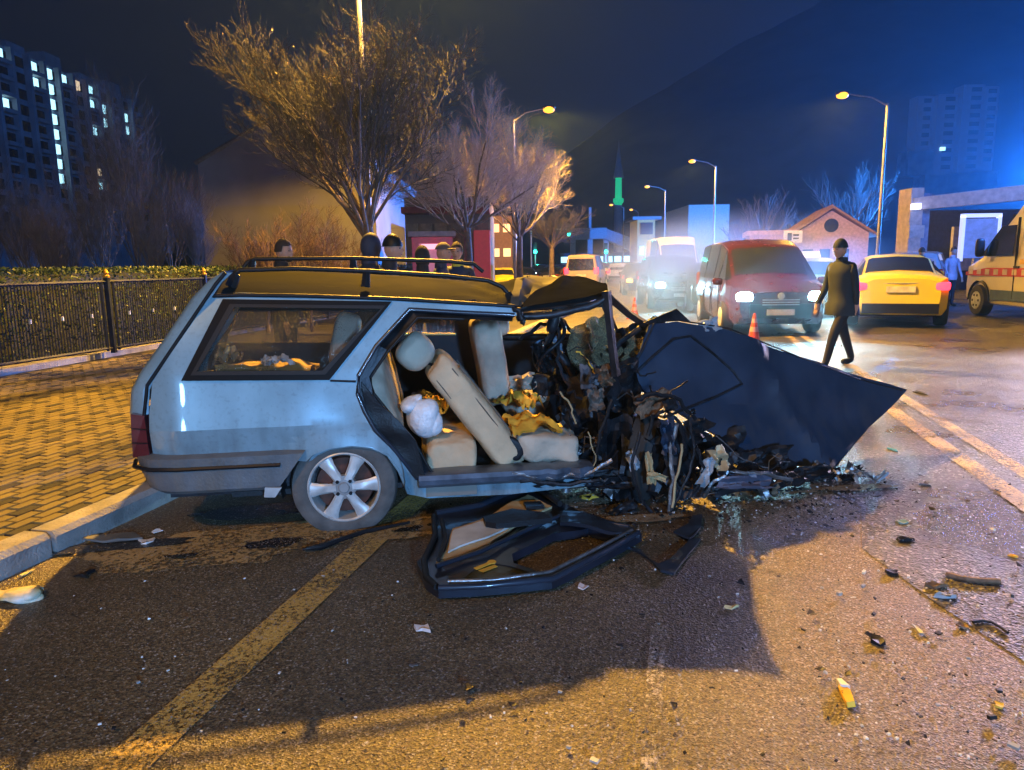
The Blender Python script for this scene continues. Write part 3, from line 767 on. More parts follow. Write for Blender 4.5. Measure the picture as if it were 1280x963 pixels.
# seats
def seat_block(name, c, d, tilt, mat, e=.35, wob=.05, parent=None, seed=0):
    m = MB(); m.sq(c, d, e, e, Matrix.Rotation(tilt, 3, 'Y'), 56, 36, wob*1.9, 3.6, seed); return wv(m, name, mat, 70, parent)
c = (S(545, 452, .42)+S(640, 572, .42))/2
L = (S(545, 452, .42)-S(640, 572, .42)); tl = math.atan2(L.x, L.z)
fs_ = empty('front_seat', (0, 0, 0)); fs_.parent = wreck
o = seat_block('seat_back', c, (.20, .46, L.length*1.06), tl, M_BEIGE, .42, .06, fs_)
for dv in (-.15, .15):
    m = MB(); pts = [c+Vector((math.sin(tl)*q+.10*math.cos(tl), dv, math.cos(tl)*q-.10*math.sin(tl))) for q in (-.32, -.1, .1, .3)]; m.tube(pts, .007, 6); wv(m, 'piping', pm('dark_piping', (.12, .10, .08), .7), 60, o)
for q0 in (-.055, .06):
    m = MB(); m.tube([c+Vector((math.sin(tl)*q+q0*math.cos(tl), -.222+.02*abs(q)**2, math.cos(tl)*q-q0*math.sin(tl))) for q in (-.34, -.2, 0, .2, .33)], .004, 5); wv(m, 'seam', pm('dark_piping', (.12, .10, .08), .7), 60, o)
# embroidered band on the cover
m = MB(); pts = []
for k in range(25):
    t = 2*math.pi*k/24; q = .22*math.cos(t)+.08; w_ = .045*math.sin(t)
    pts.append(c+Vector((math.sin(tl)*q+(.098)*math.cos(tl), -.1+w_*1.5, math.cos(tl)*q-.098*math.sin(tl))))
m.tube(pts, .005, 5); wv(m, 'cover_band', pm('brown_band', (.22, .14, .06), .8), 60, o)
hd = S(519, 440, .42); o = seat_block('headrest', hd, (.235, .27, .215), tl-.2, pm('headrest_cover', (.52, .44, .33), .8, var=.12, bump=.3, bscale=20), .75, .05, fs_, 3)
mb = MB()
for dv in (-.06, .06): mb.tube([hd+Vector((.06, dv, -.06)), c+Vector((math.sin(tl)*L.length*.45, dv, math.cos(tl)*L.length*.45))], .009, 6)
wv(mb, 'headrest_post', M_BLKM, 60, o)
seat_block('seat_base', S(676, 548, .42)+Vector((0, 0, -.02)), (.42, .48, .20), .06, M_BEIGE2, .45, .10, fs_, 5)
seat_block('recliner_cover', S(640, 560, .22), (.16, .05, .12), .6, M_DARK, .5, .05, fs_, 5)
tube_px('seat_rail', [(632, 578), (690, 586), (720, 584)], .015, M_STEEL, v=.25, parent=fs_)
ps_ = empty('passenger_seat', (0, 0, 0)); ps_.parent = wreck
seat_block('seat_back', S(612, 450, 1.15), (.21, .46, .62), -.16, M_BEIGE2, .42, .05, ps_, 8)
seat_block('headrest', S(622, 402, 1.15), (.15, .28, .20), -.1, M_BEIGE2, .6, .04, ps_, 8)
seat_block('seat_base', S(668, 500, 1.15), (.50, .48, .18), .08, M_BEIGE2, .45, .1, ps_, 9)
rs = empty('rear_seat', (0, 0, 0)); rs.parent = wreck
seat_block('seat_base', S(560, 553, .62)+Vector((0, .2, 0)), (.34, 1.25, .24), .03, M_BEIGE, .38, .06, rs, 11)
seat_block('seat_back', S(478, 490, .5)+Vector((0, .35, .0)), (.16, 1.25, .50), -.25, M_BEIGE2, .42, .08, rs, 12)
m = MB(); m.box(S(560, 590, .5)+Vector((0, .2, 0)), (.30, 1.2, .06)); wv(m, 'seat_plinth', pm('plinth_grey', (.18, .17, .15), .7), 30, rs)
# dash, steering column, shattered windscreen
def crumple(name, c, du, dw, mat, amp=.05, n=8, normal=(0, -1, 0), roll=0, seed=None, thick=.004, taper=1, bendk=0, parent=None):
    seed = random.random()*99 if seed is None else seed
    nr = Vector(normal).normalized(); q = nr.to_track_quat('Y', 'Z').to_matrix() @ Matrix.Rotation(roll, 3, 'Y')
    vs = []
    for i in range(n+1):
        for j in range(n+1):
            a, b = i/n-.5, j/n-.5; kx = 1+(taper-1)*(b+.5)
            p = Vector((a*du*kx, amp*(noise.noise(Vector((a*3.5+seed, b*3.5, seed)))*1.6+.6*abs(noise.noise(Vector((a*8, b*8, seed+5)))))+bendk*a*a, b*dw))
            p.x += .12*du*noise.noise(Vector((b*4, seed, 1))); p.z += .12*dw*noise.noise(Vector((a*4, seed, 2)))
            vs.append(Vector(c)+q @ p)
    N_ = (n+1)**2; off = q @ Vector((0, thick, 0)); fs = []
    for i in range(n):
        for j in range(n):
            a = i*(n+1)+j; f = (a, a+1, a+n+2, a+n+1); fs.append(f); fs.append(tuple(x+N_ for x in f[::-1]))
    bd = [i*(n+1) for i in range(n+1)]+[n*(n+1)+j for j in range(1, n+1)]+[i*(n+1)+n for i in range(n-1, -1, -1)]+[j for j in range(n-1, 0, -1)]
    for k in range(len(bd)): a, b = bd[k], bd[(k+1) % len(bd)]; fs.append((a, b, b+N_, a+N_))
    mb = MB(); mb.add(vs+[v+off for v in vs], fs); return wv(mb, name, mat, 28, parent)
def crack_glass():
    m = glass('shattered_glass', (.35, .30, .22), .7, .2); t = m.node_tree; b = t.nodes['Principled BSDF']; L = t.links.new
    tc = t.nodes.new("ShaderNodeTexCoord"); v = t.nodes.new("ShaderNodeTexVoronoi"); v.feature = 'DISTANCE_TO_EDGE'; v.inputs['Scale'].default_value = 120; L(tc.outputs['Object'], v.inputs['Vector'])
    r = t.nodes.new("ShaderNodeValToRGB"); r.color_ramp.elements[0].position = .02; r.color_ramp.elements[0].color = (.5, .36, .16, 1); r.color_ramp.elements[1].position = .12; r.color_ramp.elements[1].color = (.10, .09, .07, 1)
    L(v.outputs['Distance'], r.inputs[0]); L(r.outputs[0], b.inputs['Base Color']); return m
M_CRK = crack_glass()
crumple('shattered_windscreen', S(742, 432, .7), .34, .34, M_CRK, .10, 14, (.3, -1, .2), .3, 4)
crumple('shattered_windscreen_piece', S(790, 440, .8), .16, .22, M_CRK, .08, 10, (.3, -1, .2), -.3, 8)
crumple('dashboard', S(724, 460, .8), .34, .34, M_DARK, .12, 12, (-.5, -1, .3), .2, 12, .03)
crumple('dashboard_lower', S(700, 500, .9), .30, .38, M_DARK, .14, 12, (-.7, -1, 0), .2, 13, .03)
crumple('firewall', S(752, 520, .55), .46, .62, M_BLKM, .14, 14, (-.3, -1, 0), .1, 15, .01)
crumple('footwell_sheet', S(730, 575, .5), .42, .30, M_BLKM, .10, 12, (-.2, -1, .3), 0, 16, .01)
crumple('glovebox_panel', S(735, 470, .35), .10, .16, pm('grey_dash_plastic', (.07, .075, .09), .5), .03, 6, (-.2, -1, 0), .05, 17, .02)
o = MB(); o.sq(S(692, 402, .5), (.07, .10, .16), .7, .7, Matrix.Rotation(.3, 3, 'Y'), 14, 10); wv(o, 'mirror_housing', M_DARK, 60)
# bent steering wheel
st = S(686, 430, .7); o = MB(); pts = [st+Matrix.Rotation(.5, 3, 'Y') @ Vector((.03*math.sin(3*t), .17*math.cos(t), .17*math.sin(t)*1.1)) for t in [2*math.pi*k/24 for k in range(25)]]
o.tube(pts, .014, 8); sw = wv(o, 'steering_wheel', M_DARK, 60)
tube_px('steering_column', [(686, 430), (705, 450), (722, 480)], .028, M_BLKM, v=.7, parent=None)
crumple('blue_airbag_cloth', S(684, 437, .85), .20, .16, pm('blue_grey_cloth', (.16, .24, .34), .7), .08, 10, (-.3, -1, .2), .5, 19)
# yellow and gold torn foil and cloth pieces
crumple('foil_insulation', S(750, 408, 1.0), .12, .12, M_YCLO, .05, 8, (0, -1, 0), .3, 21)
crumple('foil_insulation', S(805, 440, .75), .10, .12, M_YCLO, .05, 8, (0, -1, 0), .8, 22)
crumple('door_card_scrap', S(655, 478, .9), .20, .12, M_BEIGE2, .06, 8, (0, -1, .5), .2, 23)
# hanging engine bay tangle : (name, px, py, v, du, dw, mat, amp, roll, normal)
M_OCH = pm('ochre_plastic', (.42, .30, .15), .6, var=.3)
tang = [('torn_fender', 815, 505, .15, .22, .14, M_RUST, .06, .2, (0, -1, .8)), ('wheel_house_sheet', 848, 580, .10, .22, .46, M_BLKM, .10, .15, (.3, -1, 0)),
        ('wheel_house_sheet', 800, 585, .18, .26, .44, M_BLKM, .12, -.1, (-.3, -1, 0)), ('crushed_inner_wing', 770, 560, .3, .24, .42, M_BLKM, .12, .0, (-.2, -1, 0)),
        ('bent_bracket', 812, 585, .02, .05, .20, M_OCH, .02, .15, (.1, -1, 0)), ('bent_bracket', 822, 596, -.02, .12, .04, M_OCH, .02, -.35, (0, -1, 0)),
        ('white_plastic_scrap', 790, 575, .08, .06, .13, pm('grey_plastic', (.35, .38, .42), .5), .03, .3, (0, -1, 0)), ('torn_sheet', 745, 500, .2, .10, .14, pm('brown_plastic', (.13, .10, .08), .6), .04, .2, (0, -1, 0)),
        ('torn_sheet', 756, 470, .22, .09, .13, M_RUST, .04, .4, (0, -1, 0)), ('torn_sheet', 780, 640, .05, .16, .10, M_BLKM, .04, .4, (0, -1, .4)),
        ('crushed_radiator', 895, 585, .35, .26, .30, M_BLKM, .10, .5, (.2, -1, .3)), ('lower_panel', 930, 605, .15, .42, .12, M_BLKM, .06, .06, (0, -1, 1)),
        ('purple_grey_grille', 930, 602, .02, .34, .10, pm('grille_grey', (.09, .09, .13), .5), .05, -.05, (0, -1, .6)), ('cream_plastic_scrap', 898, 572, .02, .10, .14, pm('cream_scrap', (.55, .45, .28), .5), .06, .5, (0, -1, .2)),
        ('white_plastic_scrap', 882, 590, -.02, .07, .18, pm('cool_grey_plastic', (.4, .45, .5), .4), .05, -.5, (0, -1, .2)), ('torn_sheet', 985, 600, .2, .22, .10, M_BLKM, .05, .05, (0, -1, 1)),
        ('torn_sheet', 870, 540, .2, .18, .16, M_BLKM, .08, .2, (.1, -1, .2)), ('torn_sheet', 835, 545, .0, .10, .22, pm('dark_blue_scrap', (.03, .05, .09), .4, .3), .06, .1, (0, -1, 0)),
        ('torn_sheet', 760, 605, .12, .30, .08, M_BLKM, .05, -.1, (0, -1, .6)), ('folded_inner_wing', 812, 412, .9, .26, .14, M_BLKM, .08, .3, (0, -1, .3)),
        ('torn_sheet', 700, 600, .12, .30, .07, M_BLKM, .04, .05, (0, -1, .6)), ('torn_sheet', 678, 447, .6, .08, .2, M_DARK, .05, .3, (0, -1, 0)),
        ('torn_sheet', 712, 520, .3, .10, .16, M_BLKM, .06, .3, (0, -1, 0)), ('torn_sheet', 905, 560, .55, .34, .22, M_BLKM, .08, .3, (0, -1, .2)), ('torn_sheet', 955, 580, .5, .40, .20, M_BLKM, .08, .15, (0, -1, .2)), ('torn_sheet', 880, 605, .4, .30, .22, M_BLKM, .10, .1, (0, -1, .2)), ('torn_sheet', 1010, 592, .35, .30, .10, M_BLKM, .05, .1, (0, -1, .3)), ('torn_sheet', 785, 432, 1.0, .30, .26, M_BLKM, .10, .2, (0, -1, .1)), ('torn_sheet', 775, 480, .5, .26, .30, M_BLKM, .10, .2, (0, -1, .1)), ('lamp_fragment', 885, 408, .9, .16, .10, pm('headlamp_glass', (.4, .45, .5), .15, .3), .04, .2, (0, -1, .3))]  # one high torn sheet is added to plug a gap letting lamplight through
for nm, x, y, v, du, dw, mt, am, rl, nr in tang: crumple(nm, S(x, y, v), du, dw, mt, am, 9, nr, rl)
tubes = [('bent_strut', [(846, 530), (838, 560), (842, 600), (836, 640)], .014, M_STEEL, .0), ('bent_strut', [(852, 555), (848, 590), (840, 635)], .008, M_OCH, -.02), ('hose', [(810, 545), (815, 520), (835, 515), (850, 530), (856, 560)], .012, M_DARK, .02),
         ('hose', [(765, 500), (750, 540), (742, 580), (755, 600)], .012, M_DARK, .12), ('wire', [(735, 540), (745, 570), (738, 600)], .004, M_OCH, .1), ('wire', [(700, 490), (712, 505), (720, 530)], .006, M_OCH, .2),
         ('bumper_bar', [(880, 622), (888, 606), (910, 590), (950, 592), (990, 600)], .012, M_STEEL, .0), ('wire', [(895, 545), (930, 575), (960, 585)], .004, M_STEEL, .15), ('hose', [(870, 560), (880, 585), (868, 615)], .012, M_DARK, -.02),
         ('fender_edge', [(862, 520), (868, 560), (858, 600), (838, 640)], .009, M_BLKM, .0), ('fender_edge', [(800, 540), (790, 580), (800, 620), (815, 642)], .010, M_BLKM, .0),
         ('rocker_strip', [(640, 592), (690, 598), (740, 590), (765, 575)], .014, M_STEEL, .05), ('rocker_strip', [(650, 602), (700, 606), (750, 600)], .012, M_BLKM, .04), ('rocker_strip', [(680, 590), (730, 594), (760, 588)], .010, M_BLKM, .10),
         ('wiper_linkage', [(690, 395), (700, 420), (696, 450), (710, 480)], .012, M_BLKM, .6), ('dash_frame_tube', [(650, 425), (675, 405), (700, 400), (720, 420)], .014, M_DARK, .8), ('dash_frame_tube', [(672, 460), (690, 420), (705, 400)], .02, M_DARK, .7),
         ('wire', [(770, 460), (790, 455), (800, 470), (820, 465)], .005, M_DARK, .3), ('wire', [(720, 440), (735, 450), (745, 470), (760, 478)], .005, M_YCLO, .3), ('hose', [(795, 500), (820, 492), (850, 500), (870, 525)], .014, M_DARK, .1)]
for nm, P, r, mt, v in tubes: tube_px(nm, P, r, mt, v=v, n=6, wob=.010)
rnd = random.Random(5)
for k in range(60):
    x, y = rnd.choice([(rnd.uniform(735, 870), rnd.uniform(480, 625)), (rnd.uniform(870, 1000), rnd.uniform(560, 618)), (rnd.uniform(670, 760), rnd.uniform(420, 600))])
    v = rnd.uniform(.02, .35); p = S(x, y, v)
    if p.z < .02: continue
    kind = rnd.random()
    if kind < .5:
        pts = [p]
        for j in range(4): pts.append(pts[-1]+Vector((rnd.uniform(-.06, .06), rnd.uniform(-.05, .05), rnd.uniform(-.07, .05))))
        pts = [Vector((q.x, q.y, max(.015, q.z))) for q in pts]
        m = MB(); m.tube(pts, rnd.choice([.003, .005, .008]), 5); wv(m, 'torn_wire', rnd.choice([M_DARK, M_DARK, M_STEEL, M_RUST]), 60)
    else: crumple('metal_shard', p, rnd.uniform(.03, .12), rnd.uniform(.03, .12), rnd.choice([M_BLKM, M_BLKM, M_STEEL, M_DARK, M_RUST]), .03, 4, (rnd.uniform(-1, 1), -1, rnd.uniform(-.5, 1)), rnd.uniform(0, 3), rnd.random()*50)
crumple('light_stop_sheet', (1.75, .62, .14), 1.3, .27, M_BLKM, .10, 10, (0, -1, 0), 0, 44, .02)  # sheets added under the wreck to stop headlight streaks on the road
crumple('light_stop_sheet', (1.2, .75, .12), .9, .22, M_BLKM, .08, 10, (0, -1, 0), 0, 45, .02)
o = MB(); o.lathe([(0, 0), (.12, -.01), (.25, -.02), (.285, .01), (.28, .12), (.2, .13), (0, .12)], 40, (0, 0, 0), 'y')
ft = wv(o, 'crushed_front_tyre', M_TYREB, 40); ft.location = S(815, 575, .22); ft.rotation_euler = (.1, 0, 1.0); ft.scale = (.62, 1, 1)

# the bonnet, torn loose at its hinges and standing on edge
hw = lambda x, y, Y: D(x, y, Y)
Hp = [(783, 470, 4.75), (800, 440, 4.8), (812, 406, 4.9), (845, 402, 5.05), (905, 412, 5.2), (1000, 446, 5.45), (1080, 472, 5.7), (1135, 487, 5.85), (1090, 537, 5.45), (1040, 587, 5.06), (985, 580, 4.95), (930, 562, 4.85), (880, 535, 4.8), (830, 502, 4.75)]
Hloc = []
for x, y, Y in Hp:
    p = D(x, y, Y); Hloc.append(Vector(((p-WO).dot(WU), (p-WO).dot(WV), p.z)))
a, b, c_ = Hloc[0], Hloc[7], Hloc[9]; cen = sum(Hloc, Vector())/len(Hloc)
# best plane: axes
ex = (Hloc[7]-Hloc[0]).normalized(); en = ex.cross(Hloc[9]-Hloc[3]).normalized(); ey = en.cross(ex)
o2 = [((p-cen).dot(ex), (p-cen).dot(ey)) for p in Hloc]; hh = [(p-cen).dot(en) for p in Hloc]
def hoodf(x, y):
    ws = [1/((x-q[0])**2+(y-q[1])**2+.003) for q in o2]; h = sum(w_*k for w_, k in zip(ws, hh))/sum(ws)
    # pressed crease of the frame: a raised V
    return cen+ex*x+ey*y+en*(h+.030*noise.noise(Vector((x*2, y*2, 3)))+.016*abs(noise.noise(Vector((x*5+y*2, y*4, 7))))+.05*max(0, 1-abs(y-.10-.12*x)/.22)-.035*max(0, 1-abs(x-.25-.5*y)/.12))
sgn = 1 if (en.dot(Vector((0, -1, 0)))) > 0 else -1
mb = sheet(o2, [], hoodf, .06, en*(-sgn)*.02); hood = wv(mb, 'bonnet', M_HOOD, 25)
def hood_pt(px, py):
    d = ray(px, py); dl = Vector((d.dot(WU), d.dot(WV), d.z)); cl = Vector(((CAM-WO).dot(WU), (CAM-WO).dot(WV), CAM.z))
    t = (cen-cl).dot(en)/dl.dot(en); p = cl+dl*t; x, y = (p-cen).dot(ex), (p-cen).dot(ey); return hoodf(x, y)+en*sgn*.006
for P, r in (([(785, 478), (815, 446), (838, 426), (860, 422), (885, 440), (915, 466), (928, 480), (900, 494), (860, 510), (830, 522)], .010), ([(812, 408), (800, 440), (790, 468)], .008), ([(846, 403), (905, 413), (1000, 447), (1080, 473), (1132, 487)], .006)):
    m = MB(); m.tube([hood_pt(*q) for q in P], r, 6); wv(m, 'bonnet_frame_rib', M_BLKM, 60, hood)
m = MB(); q = [hood_pt(*k) for k in ((800, 408), (845, 388), (862, 404), (846, 404), (812, 408))]; m.prism([p+Vector((0, .03, 0)) for p in q], (0, .012, 0)); wv(m, 'bent_hinge_flap', M_BLKM, 30, hood)

# things inside the car
def on_world(o): o.matrix_world = wreck_m @ o.matrix_world
wreck_m = Matrix.Translation(WO) @ Matrix.Rotation(WA, 4, 'Z')
def top_local(mb, name, mat, label, cat, group=None, smooth=60):
    mb.v = [tuple(wreck_m @ Vector(v)) for v in mb.v]; c = sum((Vector(v) for v in mb.v), Vector())/len(mb.v); mb.v = [tuple(Vector(v)-c) for v in mb.v]
    return tag(mb.build(name, mat, None, smooth, c), label, cat, group)
m = MB(); bc = S(528, 519, .30); m.sq(bc, (.21, .18, .25), .8, .8, None, 34, 24, .42, 2.6, 3)
m.sq(bc+Vector((-.04, .0, .085)), (.15, .12, .08), .9, .9, Matrix.Rotation(-.5, 3, 'Y'), 26, 18, .9, 4, 1); m.sq(bc+Vector((.07, -.02, -.04)), (.14, .12, .16), .9, .9, Matrix.Rotation(-.5, 3, 'Y'), 22, 16, .5, 3, 1)
top_local(m, 'plastic_bag', M_WBAG, 'knotted white plastic carrier bag on the rear seat of the wreck', 'bag')
def cloth(px, py, v, du, dw, mat, name, lab, cat, amp=.05, rollz=0, n=18):
    c = S(px, py, v); m = MB(); vs = []
    for i in range(n+1):
        for j in range(n+1):
            a, b = i/n-.5, j/n-.5; k = 1-.25*noise.noise(Vector((a*3, b*3, px)))
            x, y = a*du*k, b*dw*k
            z = amp*(noise.noise(Vector((a*5, b*5, px*.1)))+.5*abs(noise.noise(Vector((a*11, b*11, 2)))))-.30*(a*a*du+b*b*dw)
            vs.append(c+Vector((x*math.cos(rollz)-y*math.sin(rollz), x*math.sin(rollz)+y*math.cos(rollz), z)))
    m.add(vs, [(i*(n+1)+j, (i+1)*(n+1)+j, (i+1)*(n+1)+j+1, i*(n+1)+j+1) for i in range(n) for j in range(n)]+[]);
    m.add([v-Vector((0, 0, .012)) for v in vs], [(i*(n+1)+j, i*(n+1)+j+1, (i+1)*(n+1)+j+1, (i+1)*(n+1)+j) for i in range(n) for j in range(n)])
    return top_local(m, name, mat, lab, cat)
cloth(660, 522, .40, .30, .36, M_YCLO, 'cloth', 'bright yellow cloth draped over the front seat cushion', 'cloth', .05, .2)
cloth(650, 497, .75, .22, .3, M_YCLO, 'jacket', 'crumpled yellow fabric between the two front seats', 'jacket', .07, .6)
cloth(675, 493, 1.0, .18, .2, M_BEIGE2, 'rag', 'pale crumpled rag behind the yellow fabric in the cabin', 'rag', .06, .2)
cloth(560, 497, .9, .4, .5, pm('dark_coat', (.03, .025, .025), .9), 'coat', 'dark coat lying on the rear seat behind the white bag', 'coat', .10, .3)
cloth(540, 500, .6, .12, .2, M_YCLO, 'scarf', 'small yellow fabric just behind the tilted seat back', 'scarf', .05, .3)
# luggage-area load
cloth(330, 453, .85, .66, .95, pm('ochre_blanket', (.62, .40, .10), .85, bump=.4), 'blanket', 'ochre blanket spread over the luggage area behind the big side window', 'blanket', .05, .1)
cloth(285, 440, .5, .14, .3, pm('brown_sack_cloth', (.35, .24, .14), .9), 'sack', 'brown sack slumped in the rear corner of the luggage area', 'sack', .07, .1)
cloth(345, 447, .35, .16, .16, M_WBAG, 'paper', 'crumpled pale wrapper on top of the ochre blanket', 'wrapper', .035, .5)
m = MB(); m.sq(S(432, 425, .5), (.16, .3, .34), .5, .5, Matrix.Rotation(.25, 3, 'Y'), 20, 12, .1); wv(m, 'rear_headrest', M_BEIGE2, 60, rs)

# ------------------------------------------------------------------ torn-off door lying on the road
door = empty('torn_off_door', G(650, 690), 0, 'torn-off car door with beige trim lying face up beside the wreck', 'car door')
DO = door.location.copy()
def gp(P, z=.06): return [(lambda q: (q.x, q.y))(G(x, y, z)-DO) for x, y in P]
def flat(P, holes, z0, th, mat, name, z=None, parent=None, amp=.008, step=.05, tilt=0):
    z = z0 if z is None else z
    m = sheet(gp(P, z), [gp(h, z) for h in holes], lambda x, y: Vector((x, y, z0+amp*noise.noise(Vector((x*6, y*6, z0*30)))+tilt*x)), step, (0, 0, -th)); return m.build(name, mat, parent or door, 30)
outer = [(540, 642), (590, 632), (640, 612), (668, 606), (700, 628), (740, 645), (786, 657), (802, 668), (762, 690), (690, 726), (620, 733), (548, 736), (532, 725), (521, 704), (540, 685)]
hole1 = [(640, 693), (692, 668), (735, 660), (768, 670), (700, 708), (676, 716), (642, 704)]
hole2 = [(592, 712), (612, 703), (640, 708), (664, 717), (640, 722), (575, 726)]
shell = flat(outer, [hole1, hole2], .055, .045, pm('door_black_paint', (.015, .02, .035), .35, .2, .3, 8, coat=.4), 'door_shell')
flat([(556, 690), (566, 660), (600, 650), (640, 628), (660, 618), (690, 632), (668, 645), (640, 660), (610, 680), (575, 695), (545, 703)], [], .072, .014, pm('beige_door_card', (.50, .38, .20), .6, var=.2, bump=.2), 'door_card', amp=.012)
flat([(566, 663), (600, 652), (632, 648), (640, 656), (610, 672), (575, 682), (560, 690)], [], .084, .010, pm('pale_door_pocket', (.55, .55, .52), .45, var=.25), 'door_pocket', amp=.01)
flat([(604, 645), (640, 636), (680, 640), (690, 648), (650, 652), (620, 654), (607, 652)], [], .118, .03, M_DARK, 'armrest', amp=.006)
flat([(654, 627), (676, 626), (680, 632), (658, 634)], [], .10, .02, M_DARK, 'handle_recess', amp=.004, step=.02)
def gtube(name, P, r, mat, z=.08, n=8, parent=None):
    m = MB(); pts = [G(x, y, z)-DO for x, y in P]; m.tube(pts, r, n); return m.build(name, mat, parent or door, 50)
M_NAVT = pm('navy_black_frame', (.02, .03, .05), .3, .2, .3, coat=.5)
gtube('window_frame_bar', [(548, 735), (600, 733), (690, 724), (760, 688), (798, 666)], .015, M_NAVT)
gtube('window_frame_bar', [(560, 727), (620, 725), (688, 715), (750, 684), (790, 663)], .010, M_STEEL, .085)
gtube('window_frame_bar', [(545, 708), (600, 690), (660, 662), (700, 645), (786, 658)], .012, M_NAVT, .08)
gtube('door_edge_seal', [(542, 645), (544, 670), (530, 700), (533, 722), (546, 734)], .016, M_RUB, .07)
gtube('door_edge_seal', [(552, 650), (557, 672), (548, 700)], .012, M_RUB, .09)
gtube('door_beam', [(545, 642), (600, 632), (645, 612), (660, 604)], .022, M_NAVT, .06)
gtube('hinge_arm', [(640, 592), (665, 606), (700, 630)], .017, M_RUB, .11)
flat([(700, 640), (720, 640), (790, 657), (800, 668), (770, 668), (700, 652)], [], .085, .02, M_NAVT, 'torn_frame_corner', amp=.02)
qp = flat([(600, 707), (628, 702), (660, 714), (680, 716), (640, 722), (574, 726)], [], .05, .006, glass('quarter_glass', (.06, .07, .05), .55, .1), 'quarter_pane', amp=0)
for P in ([(592, 710), (612, 702), (616, 704), (596, 712)], [(598, 713), (618, 706), (622, 708), (604, 715)]): flat(P, [], .056, .003, M_YCLO, 'sticker', parent=qp, amp=0, step=.02)
c = G(615, 716)-DO; m = MB(); m.lathe([(0, .058), (.022, .058), (.022, .054)], 20, (c.x, c.y, 0)); m.build('round_sticker', M_YCLO, qp)
m = MB(); m.lathe([(.026, 0), (.026, .03), (.016, .03), (.012, .01)], 16, G(707, 615, .1)-DO); m.build('window_winder', M_STEEL, door, 50)
# long black strips thrown from the wreck
def road_strip(P, r, mat, name, label, cat, z=.02, flatten=.4, n=6, rk=None):
    pts = [G(x, y, z) for x, y in P]; c = pts[0].copy(); m = MB(); m.tube([p-c for p in pts], r, n)
    o = m.build(name, mat, None, 50, c); return tag(o, label, cat)
road_strip([(378, 687), (400, 684), (425, 675), (455, 665), (512, 653)], [.006, .018, .014, .014, .008], M_DARK, 'trim_strip', 'long black trim strip lying behind the rear wheel', 'trim strip')
def plate(P, name, label, cat, mat, z=.03, th=.012, amp=.01, group=None):
    c = G(*P[0]); m = sheet([(lambda q: (q.x, q.y))(G(x, y, z)-c) for x, y in P], [], lambda x, y: Vector((x, y, z+amp*noise.noise(Vector((x*9, y*9, P[0][0]))))), .05, (0, 0, -th))
    return tag(m.build(name, mat, None, 30, c), label, cat, group)
plate([(764, 680), (800, 686), (826, 712), (842, 716), (872, 678), (876, 672), (862, 674), (836, 700), (822, 704), (800, 690), (770, 674)], 'bent_moulding', 'hooked dark blue moulding curling away from the torn-off door', 'moulding', M_NAVT, .03)
plate([(842, 664), (860, 655), (866, 644), (878, 643), (876, 660), (862, 672)], 'plastic_scrap', 'small dark blue plastic scrap above the hooked moulding', 'plastic scrap', M_NAVT, .04)
plate([(100, 672), (130, 676), (178, 672), (168, 665), (120, 668)], 'bumper_flap', 'grey plastic flap lying in the gutter by the kerb', 'plastic flap', M_BUMP, .03)
